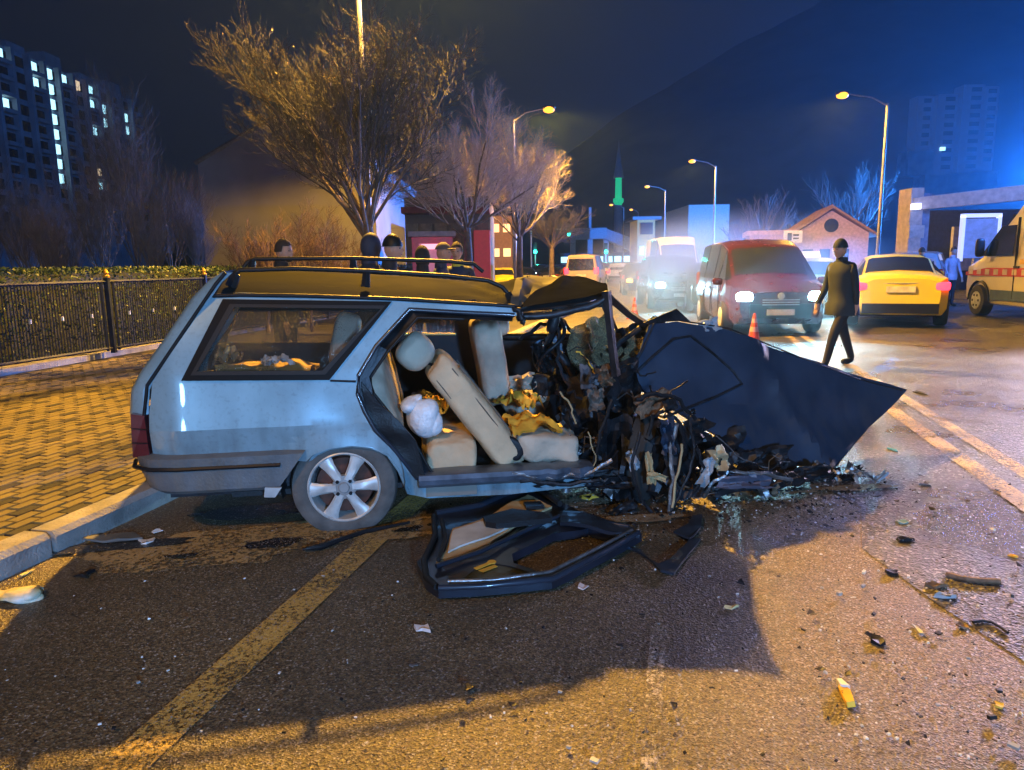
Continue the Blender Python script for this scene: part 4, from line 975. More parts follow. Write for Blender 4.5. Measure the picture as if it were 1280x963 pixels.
# ------------------------------------------------------------------ named debris
M_GREYP = pm('grey_scrap_plastic', (.30, .33, .36), .4)
deb = [(1095, 803, 26, 12, M_DARK, 'dark_panel_scrap', 'square black plastic scrap right of the golden lit asphalt', 'scrap'),
       (1146, 788, 7, 18, M_GREYP, 'metal_clip', 'small pale metal clip right of the square black scrap', 'clip'),
       (1132, 677, 22, 6, M_DARK, 'rubber_scrap', 'flat black rubber scrap below the bonnet tip', 'scrap'),
       (1116, 718, 20, 6, M_DARK, 'rubber_scrap', 'flat dark rubber scrap beside the dark shadow corner', 'scrap'),
       (1128, 655, 12, 6, pm('teal_scrap', (.10, .22, .26), .4), 'plastic_scrap', 'small teal plastic scrap near the smashed lamp parts', 'scrap'),
       (1156, 607, 16, 6, M_DARK, 'rubber_scrap', 'black lump lying left of the double centre line', 'scrap'),
       (1116, 564, 10, 5, pm('blue_lens', (.1, .35, .5), .1), 'lens_fragment', 'tiny blue lens fragment beyond the smashed lamp parts', 'lens fragment'),
       (1148, 492, 9, 6, M_DARK, 'dark_lump', 'small dark lump just beyond the bonnet tip', 'scrap'),
       (1204, 785, 14, 7, M_RUST, 'dirty_fragment', 'brown fragment beside the thin black wire', 'fragment'),
       (915, 761, 18, 6, pm('pale_yellow_scrap', (.6, .5, .25), .5), 'yellow_scrap', 'small pale yellow scrap in the shadow edge', 'scrap'),
       (1250, 884, 20, 9, pm('yellow_leaf_scrap', (.55, .40, .05), .6), 'dry_leaf', 'crumpled yellow leaf near the bottom right corner', 'leaf'),
       (1170, 735, 30, 5, M_RUST, 'splinter', 'thin rusty splinter above the pale chips', 'splinter'),
       (1180, 748, 26, 6, M_GREYP, 'splinter', 'pale splinter below the rusty one', 'splinter'),
       (530, 788, 22, 12, pm('white_card_scrap', (.6, .55, .55), .5), 'paper_scrap', 'crumpled whitish scrap alone on the dark asphalt', 'paper scrap'),
       (516, 834, 12, 6, M_STEEL, 'round_cap', 'small shiny round cap with a thin stem', 'cap'),
       (182, 680, 18, 9, pm('white_can', (.75, .75, .76), .3), 'crushed_can', 'small crushed white can near the kerb', 'can'),
       (197, 666, 10, 5, pm('white_cap', (.7, .7, .7), .4), 'bottle_cap', 'little white cap beyond the crushed can', 'cap'),
       (106, 720, 18, 10, M_DARK, 'black_rag', 'small black rag lying in the gutter', 'rag'),
       (36, 718, 10, 10, pm('cream_cup', (.6, .5, .2), .5), 'paper_cup', 'tiny cream paper cup by the kerb', 'cup'),
       (381, 687, 10, 8, M_DARK, 'dark_clip', 'black clip at the left end of the long strip', 'clip'),
       (1266, 697, 12, 5, M_YCLO, 'yellow_chip', 'yellow chip at the right edge under the centre lines', 'chip'),
       (728, 736, 14, 8, pm('white_card_scrap', (.6, .55, .55), .5), 'paper_flake', 'small white flake below the window frame of the loose door', 'flake'),
       (735, 625, 26, 8, M_YCLO, 'foil_scrap', 'golden foil scrap under the crushed sill', 'foil scrap')]
for x, y, w_, h_, mt, nm, lab, cat in deb:
    c = G(x, y); sx = (G(x+w_/2, y)-G(x-w_/2, y)).length; sy = (G(x, y-h_/2)-G(x, y+h_/2)).length*.8
    n = 7; m = MB(); vs = []; sd = x*.37; rj = random.Random(int(x*7+y))
    for i in range(n): t = 2*math.pi*(i+rj.uniform(-.3, .3))/n; k = rj.choice((.45, .7, 1.0, 1.25))+.2*abs(noise.noise(Vector((math.cos(t)*2, math.sin(t)*2, sd)))); vs.append(Vector((sx/2*k*math.cos(t), sy/2*k*math.sin(t), .004+.012*abs(noise.noise(Vector((t, sd, 0)))))))
    hgt = min(.028, max(.008, sx*.18))
    up = [v*.93+Vector((0, 0, hgt*rj.uniform(.2, 1.2))) for v in vs]
    m.add(vs+up+[Vector((sx*.1, 0, hgt*.7))], [(i, (i+1) % n, n+(i+1) % n, n+i) for i in range(n)]+[(n+i, n+(i+1) % n, 2*n) for i in range(n)])
    tag(m.build(nm, mt, None, 25, c), lab, cat)
# distinctive ones
c = G(1056, 873); m = MB(); m.prism([(-.018, -.06, .004), (.012, -.055, .004), (.022, .0, .012), (.012, .05, .006), (-.006, .03, .004)], (-.004, .004, .020))
o = m.build('lamp_shard', M_YCLO, None, 50, c); tag(o, 'yellow and white lamp shard standing on the golden asphalt', 'lamp shard')
m = MB(); m.prism([(.0, .03, .006), (.024, .01, .012), (.020, .065, .006), (.004, .07, .004)], (-.002, .004, .026)); m.build('white_tip', M_WBAG, o, 50)
road_strip([(1183, 718), (1200, 723), (1225, 726), (1250, 727)], .014, M_RUST, 'rusty_rod', 'rusty ribbed rod lying on the coarse asphalt at right', 'rod', .015)
road_strip([(1216, 778), (1228, 776), (1240, 778), (1252, 785), (1260, 791)], .006, M_DARK, 'black_wire', 'thin bent black wire at the right edge', 'wire', .012)
m = MB(); c = G(28, 750); m.sq((-.05, 0, .022), (.25, .12, .045), .9, .9, Matrix.Rotation(.1, 3, 'Z'), 44, 24, .9, 4); m.sq((.03, -.01, .03), (.10, .08, .05), .9, .9, None, 26, 16, .9, 4, 3)
tag(m.build('crumpled_bag', pm('yellow_white_plastic', (.75, .60, .12), .4, c2=(.75, .75, .72), scale=9), None, 60, c), 'crumpled yellow and white bag at the left edge by the kerb', 'bag')
# smashed lamp cluster under the bonnet corner
cl = empty('smashed_headlamp', G(1068, 600), .2, 'smashed chrome and glass headlamp pile under the bonnet corner', 'headlamp')
rnd = random.Random(11)
def lcl(name, c, du, dw, mt, amp, nr, rl, par):
    o = crumple(name, c, du, dw, mt, amp, 5, nr, rl, rnd.random()*40, .004, 1, 0, par); return o
for k in range(16):
    lcl('lamp_fragment', (rnd.uniform(-.2, .2), rnd.uniform(-.08, .12), rnd.uniform(.02, .08)), rnd.uniform(.04, .14), rnd.uniform(.02, .06), rnd.choice([M_STEEL, M_DARK, M_DARK, M_GREYP, M_STEEL]), .03, (rnd.uniform(-1, 1), -1, rnd.uniform(0, 1.5)), rnd.uniform(0, 3), cl)
# small chips nobody could count
M_AMBER = painted('amber_patch', (.46, .33, .14), .495, 34)  # amber-lit road by the rear wheel, painted on as bright patches
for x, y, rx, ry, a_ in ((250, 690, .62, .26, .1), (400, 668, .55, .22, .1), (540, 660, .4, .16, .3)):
    blob('amber_lit_patch', x, y, rx, ry, M_AMBER, .0095+x*1e-6, x, a_, 'stuff')
rnd = random.Random(3); groups = {M_DARK: MB(), M_GREYP: MB(), M_RUST: MB(), pm('glass_crumbs', (.6, .62, .62), .1): MB()}; keys = list(groups)
for k in range(1900):
    if k < 1200: x, y = rnd.gauss(900, 140), rnd.gauss(622, 22)
    elif k < 1550: x, y = rnd.uniform(1000, 1280), rnd.uniform(540, 960)
    else: x, y = rnd.uniform(0, 1280), rnd.uniform(600, 960)
    if y < 585: continue
    p = G(x, y); 
    if ST(p)[1] < TK+.1: continue
    sz = rnd.uniform(.002, .006)*(1+1.2*(rnd.random() < .04)); m = groups[keys[(0, 0, 0, 2, 1, 3, 3)[rnd.randrange(7)]]]
    m.box(p+Vector((0, 0, .014+sz*.3)), (sz*rnd.uniform(.8, 2.5), sz*rnd.uniform(.8, 2), sz*rnd.uniform(.4, 1.2)), Matrix.Rotation(rnd.uniform(0, 3), 3, 'Z') @ Matrix.Rotation(rnd.uniform(-.4, .4), 3, 'X'))
# thin shards lying about, one scatter nobody could count
sm = [MB(), MB()]
for k in range(300):
    x, y = (rnd.gauss(920, 150), rnd.gauss(618, 22)) if k < 250 else (rnd.uniform(560, 1280), rnd.uniform(560, 940))
    if y < 590: continue
    p = G(x, y); a_ = rnd.uniform(0, 6.28); L_ = rnd.uniform(.008, .035); q = [Vector((math.cos(a_+t)*L_*rnd.uniform(.15, 1), math.sin(a_+t)*L_*rnd.uniform(.15, 1), rnd.uniform(.002, .016))) for t in (0, 1.9, 3.0, 4.6)]
    sm[k % 2].prism([p+Vector((0, 0, .014))+v for v in q], (0, 0, .003))
tag(sm[0].build('shards', M_DARK), kind='stuff'); tag(sm[1].build('shards', M_BLKM), kind='stuff')
for i, (mt, m) in enumerate(groups.items()): tag(m.build('debris', mt), kind='stuff')

# ================================================================== BACKGROUND TERRAIN AND BUILDINGS
ridge = [(-400, 250), (-100, 285), (150, 300), (400, 290), (560, 262), (640, 232), (690, 207), (720, 182), (770, 146), (810, 120), (860, 92), (910, 62), (960, 36), (1010, 10), (1060, -22), (1150, -70), (1300, -130), (1600, -200)]
mb = MB(); rows = []; YH = 620
M_HILL = pm('dark_hillside', (.035, .045, .04), .95, var=.5, scale=.03, bump=.5, bscale=.08, coord='World')
xs = []
for k in range(121):
    x = -400+2000*k/120
    y = interp(x, [p[0] for p in ridge], [p[1] for p in ridge])+3.5*noise.noise(Vector((x*.02, 0, 0)))+1.2*noise.noise(Vector((x*.11, 3, 0)))
    top = D(x, y, YH); r_ = []
    for j in range(13):
        f = j/12; Y = YH-330*(1-f)
        zz = top.z*f**1.25+10*noise.noise(Vector((x*.015, f*4, 1)))*math.sin(math.pi*f)
        r_.append((top.x*Y/YH if True else 0, Y, zz-1))
    for j in range(1, 4): r_.append((top.x*(YH+j*90)/YH, YH+j*90, top.z*(1-.25*j)))
    rows.append(r_)
n = len(rows[0]); mb.add([p for r_ in rows for p in r_], [(i*n+j, (i+1)*n+j, (i+1)*n+j+1, i*n+j+1) for i in range(len(rows)-1) for j in range(n-1)])
tag(mb.build('hill', M_HILL, None, 60), kind='structure')

M_FAC = pm('apartment_facade', (.34, .30, .32), .85, var=.3, scale=.3)
M_FACD = pm('balcony_recess', (.035, .035, .045), .8)
M_WDARK = pm('dark_window_glass', (.02, .025, .035), .2)
M_LITC = em('lit_window_cool', (.42, .85, 1), 2.0)
M_LITW = em('lit_window_warm', (1, .75, .45), .9)
def shared(name, data, parent, loc, rot=None, mat=None):
    o = bpy.data.objects.new(name, data); col.objects.link(o); o.parent = parent; o.location = loc
    if rot is not None: o.rotation_euler = rot
    return o
# left apartment slab, facade running away from the camera
ap = empty('apartment_building', (-97, 100, 0), 0, 'long many-storeyed apartment slab with scattered cool lit windows at upper left', 'apartment building')
FH = 44.5; ST_H = 3.05; nst = 15
wallm = MB(); wallm.box((-8, 47, FH/2-2), (16, 96, FH+4)); wallm.build('wall', M_FAC, ap)
for k in range(8):
    rf = MB(); rf.box((-6, 5+k*12.2, FH+1.0+.6*(k % 2)), (9, 5.5, 2.2+1.2*(k % 2))); rf.build('roof_house', M_FAC, ap)
m = MB(); m.box((.05, 0, 0), (.5, 3.6, 1.9)); wd = m.build('window', M_WDARK, ap); wdm = wd.data; first = True
m = MB(); m.box((.3, 0, 0), (.9, 2.6, 1.9)); wl = m.build('window', M_LITC, ap); wlm = wl.data
m = MB(); m.box((.3, 0, 0), (.9, 2.6, 1.9)); ww = m.build('window', M_LITW, ap); wwm = ww.data
m = MB(); m.box((.7, 0, -1.25), (1.5, 3.6, .75)); bl = m.build('balcony', M_FAC, ap); blm = bl.data
m = MB(); m.box((.6, 0, FH/2), (1.2, .9, FH)); fn_ = m.build('facade_rib', M_FAC, ap); fnm = fn_.data; fn_.location = (0, 0, 0)
lit_px = [(15, 52), (50, 88), (45, 97), (72, 80), (78, 86), (8, 120), (68, 110), (70, 128), (72, 143), (73, 158), (75, 172), (63, 183), (64, 200), (68, 230), (40, 98), (100, 92), (108, 102), (110, 115), (110, 130), (122, 135), (135, 150), (116, 172), (120, 212), (122, 227), (157, 150), (159, 162), (36, 330), (35, 322)]
lit_at = {}
for q in lit_px:
    lit_at[min(((lambda P: (P[0]-q[0])**2+(P[1]-q[1])**2)(proj(Vector((-97, 101+b*5.0, FH-1.9-f*ST_H)))), (b, f)) for b in range(20) for f in range(nst+1))[1]] = q
for b in range(20):
    y = 1+b*5.0
    if b: shared('facade_rib', fnm, ap, (0, y-2.5, 0))
    for f in range(nst+1):
        z = FH-1.9-f*ST_H
        if z < 1: continue
        P = proj(Vector((-97, 100+y, z)))
        if P[0] < -20 or P[1] > 300: continue
        kind = (0, lit_at.get((b, f)))
        if kind[1]:
            ww_ = kind[1] in ((100, 92), (120, 212), (108, 102))
            o = shared('window', wwm if ww_ else wlm, ap, (0, y-1, z))
            shared('window', wdm, ap, (-.12, y+1.2, z))
        else: shared('window', wdm, ap, (0, y, z))
        if b % 2: shared('balcony', blm, ap, (0, y, z))
for o in (wd, wl, ww, bl): o.location = (-1.5, 40, 3)

def building(name, px0, px1, ptop, pbot_z, Y, depth, mat, label, cat='building', wins=None, yaw=0, roof=None):
    a = D(px0, ptop, Y); b = D(px1, ptop, Y); wd_ = b.x-a.x; h = (a.z+b.z)/2
    r = empty(name, ((a.x+b.x)/2, Y, 0), yaw, label, cat)
    m = MB(); m.box((0, depth/2, (h+pbot_z)/2), (wd_, depth, h-pbot_z)); m.build('wall', mat, r)
    if roof:
        m = MB(); e_ = .4; rh = roof; m.add([(-wd_/2-e_, -e_, h), (wd_/2+e_, -e_, h), (wd_/2+e_, depth+e_, h), (-wd_/2-e_, depth+e_, h), (-wd_/2-e_, depth/2, h+rh), (wd_/2+e_, depth/2, h+rh)], [(0, 1, 5, 4), (2, 3, 4, 5), (0, 4, 3), (1, 2, 5), (3, 2, 1, 0)]); m.build('roof', pm('tile_roof', (.28, .14, .08), .8, bump=.5, bscale=6), r)
    if wins:
        nx, nz_, ww_, wh, mt, z0 = wins; m = MB(); m.box((0, 0, 0), (ww_, .12, wh)); d0 = None
        for i in range(nx):
            for j in range(nz_):
                loc = (-wd_/2+wd_*(i+.5)/nx, -.02, z0+(h-z0)*(j+.5)/nz_)
                if d0 is None: o = m.build('window', mt, r); d0 = o.data; o.location = loc
                else: shared('window', d0, r, loc)
                fm = None
    return r, wd_, h
# grey gable-ended hall behind the left trees
a = D(247, 205, 40); b = D(330, 182, 40); c_ = D(520, 205, 46)
hall = empty('grey_hall', (a.x, 40, 0), 0, 'plain grey hall wall rising behind the big bare tree', 'building')
m = MB(); w0 = b.x-a.x
pl = [(0, 0, 0), (w0*2.6, 0, 0), (w0*2.6, 0, a.z+.2), (w0*1.3, 0, b.z+1.6), (0, 0, a.z)]
m.prism([Vector(p) for p in pl][::-1], (0, 18, 0)); m.build('wall', pm('grey_render', (.38, .38, .43), .9, bump=.3, var=.15, scale=.6), hall)
m = MB(); m.tube([(-.1, -.1, a.z+.02), (w0*1.3, -.1, b.z+1.65), (w0*2.65, -.1, a.z+.22)], .12, 4); m.build('roof_edge', M_POLE, hall)
m = MB(); 
m.box((w0*.9, -.04, 1.6), (1.6, .08, 2.6)); m.build('steel_door', pm('grey_door', (.10, .10, .12), .6), hall)
# warm lit shop front with shutters behind the trees
sh, wd_, h_ = building('corner_shop', 505, 612, 246, 0, 31, 8, pm('warm_shop_wall', (.20, .16, .10), .8, var=.3, scale=.8), 'warm beige shop front with panelled shutters behind the second tree', 'shop')
m = MB()
for k in range(6):
    m = MB(); m.box((-wd_/2+.3+k*wd_/6, -.05, 1.7), (wd_/6-.12, .1, 3.1)); o = m.build('shutter', pm('shutter_beige', (.24, .19, .10), .6), sh)
m = MB(); m.box((0, -.5, h_-.6), (wd_, 1.1, .25)); m.build('awning', pm('red_awning', (.20, .03, .035), .6), sh)
# red illuminated booth
p = D(541, 320, 24)
bo = empty('red_booth', (p.x, 24, 0), .1, 'small pink-red illuminated booth between the second tree and the people', 'booth')
m = MB(); m.box((0, 0, 1.25), (1.3, 1.2, 2.3)); m.build('booth_body', pm('red_booth_paint', (.5, .04, .07), .4, emit=(1, .10, .16), estr=.10), bo)
m = MB(); m.box((0, -.62, 1.35), (.85, .04, 1.7)); m.build('booth_window', pm('booth_glow', (.6, .2, .3), .4, emit=(1, .28, .38), estr=.35), bo)
m = MB(); m.box((0, 0, 2.5), (1.5, 1.4, .16)); m.build('booth_roof', pm('booth_roof_paint', (.4, .3, .3), .5), bo)
m = MB(); m.box((0, -.66, 2.1), (.7, .04, .16)); m.build('booth_sign', em('booth_sign_glow', (1, .5, .6), 1.2), bo)
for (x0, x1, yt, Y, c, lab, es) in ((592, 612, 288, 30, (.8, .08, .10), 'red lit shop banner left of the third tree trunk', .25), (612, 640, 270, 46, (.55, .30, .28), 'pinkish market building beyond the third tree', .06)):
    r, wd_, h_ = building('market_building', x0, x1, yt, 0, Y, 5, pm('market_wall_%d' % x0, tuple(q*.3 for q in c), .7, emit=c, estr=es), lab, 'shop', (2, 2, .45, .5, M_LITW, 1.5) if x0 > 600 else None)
# footbridge over the road
fb = empty('footbridge', (0, 118, 0), 0, 'pale footbridge crossing the avenue beyond the green traffic light', 'footbridge')
M_BRI = pm('bridge_paint', (.35, .40, .48), .6, emit=(.3, .4, .6), estr=.04)  # faint blue glow in the paint stands in for light on the bridge
a = D(712, 296, 118); b = D(757, 296, 118); c_ = D(800, 312, 110)
m = MB(); m.box(((a.x+b.x)/2, 0, a.z+.4), (b.x-a.x, 3, 1.7)); m.build('deck', M_BRI, fb)
m = MB(); m.prism([Vector((b.x, 0, b.z-.4)), Vector((c_.x+3, -3, c_.z-1.5)), Vector((c_.x+3, -3, c_.z+.6)), Vector((b.x, 0, b.z+1.3))], (0, 3, 0)); m.build('ramp', M_BRI, fb)
for x in (a.x+.6, b.x-2.4, b.x+.2):
    m = MB(); m.box((x, 1, a.z/2), (.8, 1, a.z)); m.build('pier', M_BRI, fb)
m = MB(); m.box((b.x-2.4, 1, a.z+2.6), (.4, .4, 4)); m.build('mast', M_BRI, fb)
# small yellow tower house
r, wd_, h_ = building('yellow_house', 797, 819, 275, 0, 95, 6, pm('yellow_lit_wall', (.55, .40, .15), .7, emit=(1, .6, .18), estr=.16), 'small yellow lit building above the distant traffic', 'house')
m = MB(); m.box((0, -.1, h_-1.1), (wd_*.7, .3, 1.5)); m.build('window', M_WDARK, r)
for q in (-.5, .5): m = MB(); m.box((q*1.1, -.1, h_-3.9), (.6, .3, 1.1)); m.build('window', M_LITC, r)
m = MB(); m.box((0, 2.8, h_+.2), (wd_+1.4, 6.6, .4)); m.build('roof', M_FAC, r)
# pale tall block and low warehouses
building('pale_block', 861, 912, 256, 0, 98, 14, pm('pale_block_wall', (.42, .40, .38), .8, emit=(.5, .48, .5), estr=.05), 'pale windowless block behind the second right lamp post', 'building')  # wall glows slightly of itself in place of lamplight
building('market_hall', 700, 800, 316, 0, 130, 10, pm('blue_grey_wall', (.12, .14, .20), .8), 'low dark hall under the distant footbridge', 'building', (9, 1, 1.2, 1.0, M_LITC, 1))
# minaret with green light
p = D(773, 243, 240)
mi = empty('minaret', (p.x, 240, 0), 0, 'slim minaret with its balcony lit bright green', 'minaret')
m = MB(); m.lathe([(1.6, 0), (1.3, p.z-3.5), (0, p.z-3.5)], 12); m.build('shaft', pm('minaret_stone', (.3, .3, .33), .8), mi)
m = MB(); m.lathe([(1.0, p.z-3.5), (1.7, p.z-2.4), (1.7, p.z-1.4), (1.1, p.z-1.2), (1.0, p.z+5), (1.2, p.z+5.4), (0, p.z+5.6)], 12); m.build('balcony', em('green_light', (.01, .8, .32), .55), mi)
m = MB(); m.lathe([(1.7, p.z+5), (.9, p.z+10), (0, p.z+17)], 12); m.build('spire', pm('spire_grey', (.2, .22, .25), .6), mi)
# house with tiled gable roof at right
p = D(1037, 318, 46)
hs = empty('gabled_house', (p.x, 46, 0), -.25, 'pink-lit little house with a tiled gable roof behind the pedestrian', 'house')
M_PINK = pm('pinkish_wall', (.5, .36, .38), .8, emit=(.8, .4, .5), estr=.10)  # pink glow put into the wall so the house looks lit
m = MB(); m.box((0, 3, 1.55), (4.4, 6, 3.1)); m.prism([(-2.2, 0, 3.1), (2.2, 0, 3.1), (0, 0, 4.5)], (0, 6, 0)); m.build('wall', M_PINK, hs)
M_TILE = pm('terracotta_tiles', (.40, .24, .14), .8, bump=.6, bscale=8)
rf = None
m = MB(); m.prism([(-2.7, -.4, 2.85), (0, -.4, 4.65), (0, -.4, 4.8), (-2.7, -.4, 3.0)], (0, 6.8, 0)); m.prism([(2.7, -.4, 2.85), (2.7, -.4, 3.0), (0, -.4, 4.8), (0, -.4, 4.65)], (0, 6.8, 0)); rf = m.build('roof', M_TILE, hs)
for k in range(8):
    m = MB(); y = -.3+k*.9; m.tube([(-2.7, y, 3.05), (0, y, 4.85)], .05, 5); m.build('tile', M_TILE, rf)
m = MB(); m.lathe([(0, -.06), (.42, -.06), (.42, .05)], 20, (0, 0, 3.6), 'y'); m.build('round_window', M_WDARK, hs)
for q in (-1.3, -.3, .8):
    m = MB(); m.box((q, -.04, 1.5), (.6, .08, 1.3)); m.build('window', M_WDARK, hs)
m = MB(); m.box((-3.6, 1, 1.6), (2.6, 4, 3.0)); m.box((-3.6, 1, 3.2), (3.0, 4.4, .3)); m.build('side_wing', M_PINK, hs)
m = MB(); m.box((-3.9, -1.05, 1.4), (.6, .06, 1.3)); m.box((-3.0, -1.05, 1.4), (.6, .06, 1.3)); m.build('wing_window', M_WDARK, hs)
p = D(991, 296, 40)
sg = empty('shop_sign', (p.x, 40, 0), 0, 'small white rectangular sign on a post left of the gabled house', 'sign')
m = MB(); m.box((0, 0, p.z), (1.0, .1, .65)); o = m.build('sign_board', pm('sign_white', (.6, .6, .6), .5, emit=(.7, .75, .9), estr=.2), sg)
m = MB(); m.box((-.2, -.07, p.z), (.22, .03, .4)); m.box((.15, -.07, p.z+.08), (.3, .03, .1)); m.box((.15, -.07, p.z-.1), (.3, .03, .08)); m.build('sign_mark', M_WDARK, o)
m = MB(); m.box((0, .08, p.z/2), (.09, .09, p.z)); m.build('sign_post', M_POLE, sg)
# concrete gateway at right
a = D(1143, 300, 25); gx = a.x
gt = empty('concrete_gateway', (gx, 25, 0), 0, 'pale concrete gateway with a long sloping beam above the ambulance', 'gateway')
M_GATE = pm('gate_concrete', (.48, .40, .34), .8, bump=.3, emit=(.8, .65, .6), estr=.05)  # concrete given a weak glow to look lit
zt = D(1143, 235, 25).z; zb1 = D(1138, 248, 25).z; zb2 = D(1138, 263, 25).z
e1 = D(1300, 222, 22); e2 = D(1300, 240, 22)
m = MB(); m.box((0, .4, zt/2), (.42, .8, zt)); m.build('column', M_GATE, gt)
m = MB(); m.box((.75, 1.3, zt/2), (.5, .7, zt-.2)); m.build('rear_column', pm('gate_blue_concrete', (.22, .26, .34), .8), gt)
m = MB(); m.prism([(-.15, -.06, zb2-.0), (e1.x-gx+3, -4.5, e2.z), (e1.x-gx+3, -4.5, e1.z+.12), (-.15, -.06, zb1+.0)], (0, .8, 0)); m.build('beam', M_GATE, gt)
m = MB(); m.box((-.2, -.3, (zb1+zb2)/2-.1), (.2, .3, .2)); m.build('gate_lamp', em('gate_lamp_glow', (.6, .65, 1), 2.5), gt)
m = MB(); m.box((.02, -.05, D(1146, 290, 25).z), (.5, .06, .42)); m.build('notice_plate', pm('notice_plate', (.6, .5, .4), .6), gt)
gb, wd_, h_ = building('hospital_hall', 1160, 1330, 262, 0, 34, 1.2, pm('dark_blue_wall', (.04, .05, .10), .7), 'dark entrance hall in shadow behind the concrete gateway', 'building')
m = MB(); m.box((-wd_/2+2.4, -.2, 1.9), (2.6, .2, 2.0)); m.build('shutter', pm('grey_shutter', (.30, .30, .36), .6), gb)
m = MB(); m.box((-wd_/2+5.4, -.2, 2.2), (.25, .3, 3.4)); m.build('lit_post', em('white_lamp', (.7, .75, 1), .8), gb)
m = MB(); m.box((0, .2, .9), (wd_, .3, .12)); m.build('handrail', M_POLE, gb)
p = D(1240, 285, 24)
bb = empty('bus_shelter', (p.x, 24.6, 0), 0, 'bright framed light panel just above the ambulance windscreen', 'light panel')
z_ = D(1240, 268, 24).z
m = MB(); m.box((0, 0, z_-.75), (1.1, .1, 1.3)); m.build('panel', pm('panel_blue', (.2, .28, .5), .4, emit=(.35, .5, 1), estr=.25), bb)
m = MB()
for d in (((0, 0, z_), (1.3, .16, .12)), ((-.6, 0, z_-.75), (.1, .16, 1.5)), ((.6, 0, z_-.75), (.1, .16, 1.5))): m.box(*d)
m.build('panel_frame', em('panel_frame_glow', (.65, .7, 1), .9), bb)
m = MB(); m.box((0, .1, (z_-1.4)/2), (.15, .15, z_-1.4)); m.build('panel_post', M_POLE, bb)
# tower blocks on the hill at the right
M_TWR = pm('tower_pale', (.20, .20, .26), .8, emit=(.2, .3, .7), estr=.03)  # slight blue glow in the walls makes the towers look lit
for i, (x0, x1, yt, yb) in enumerate([(1148, 1162, 120, 188), (1173, 1190, 118, 218), (1205, 1222, 106, 216), (1228, 1240, 108, 214)]):
    Y = 285; a = D(x0, yt, Y); b = D(x1, yb, Y)
    r = empty('tower_block', ((a.x+b.x)/2, Y, b.z-9), 0, ['faint narrow tower block at the left of the hill group', 'faint tower block with one lit window on the hill', 'tallest faint tower block on the hill', 'thin rightmost tower block of the hill group'][i], 'tower block', 'tower blocks on the hill')
    hh_ = a.z-b.z; w_ = b.x-a.x
    m = MB(); m.box((0, 3, 9+hh_/2), (w_, 6, hh_)); m.build('wall', M_TWR, r)
    m = MB(); m.box((0, 4, 4.5), (w_*1.7, 8, 9)); m.build('podium', M_FAC, r)
    d0 = None; ns_ = int(hh_/3.1)
    for f in range(ns_):
        loc = (w_*.12, -.1, 9+hh_-1.8-f*3.1)
        mt = M_WDARK
        m = MB(); m.box((0, 0, 0), (w_*.45, .5, 1.5))
        if d0 is None: o = m.build('window', mt, r); d0 = o.data; o.location = loc
        else: shared('window', d0, r, loc)
    if i == 1: m = MB(); m.box((-w_*.1, -.3, 9+hh_*.32), (w_*.25, .5, 1.3)); m.build('lit_window', M_LITC, r)
# traffic lights
def tlight(px, py, Y, lab, arm=0):
    p = D(px, py, Y); r = empty('traffic_light', (p.x+arm, Y, 0), 0, lab, 'traffic light', 'traffic lights over the avenue')
    m = MB(); m.tube([(0, 0, 0), (0, 0, p.z+.7)], .07, 8)
    if arm: m.tube([(0, 0, p.z+.5), (-arm, 0, p.z+.5)], .05, 6)
    m.build('pole', M_POLE, r); m = MB(); m.box((-arm, -.15, p.z+.35), (.34, .25, 1.05)); hd = m.build('signal_head', M_DARK, r)
    m = MB(); m.lathe([(0, -.31), (.16, -.31), (.15, -.2)], 14, (-arm, 0, p.z), 'y'); m.build('green_lens', em('green_signal', (.02, 1, .6), 14), hd)
    light('signal_glow', 'POINT', p+Vector((0, -.6, 0)), 120, (.05, 1, .7), .1)
tlight(711, 294, 62, 'green traffic light hanging on its arm in front of the footbridge', -3.2)
tlight(757, 315, 75, 'lower smaller green traffic light above the tail lights', 0)
tlight(669, 315, 70, 'distant cyan-white signal left of the fourth tree', 0)

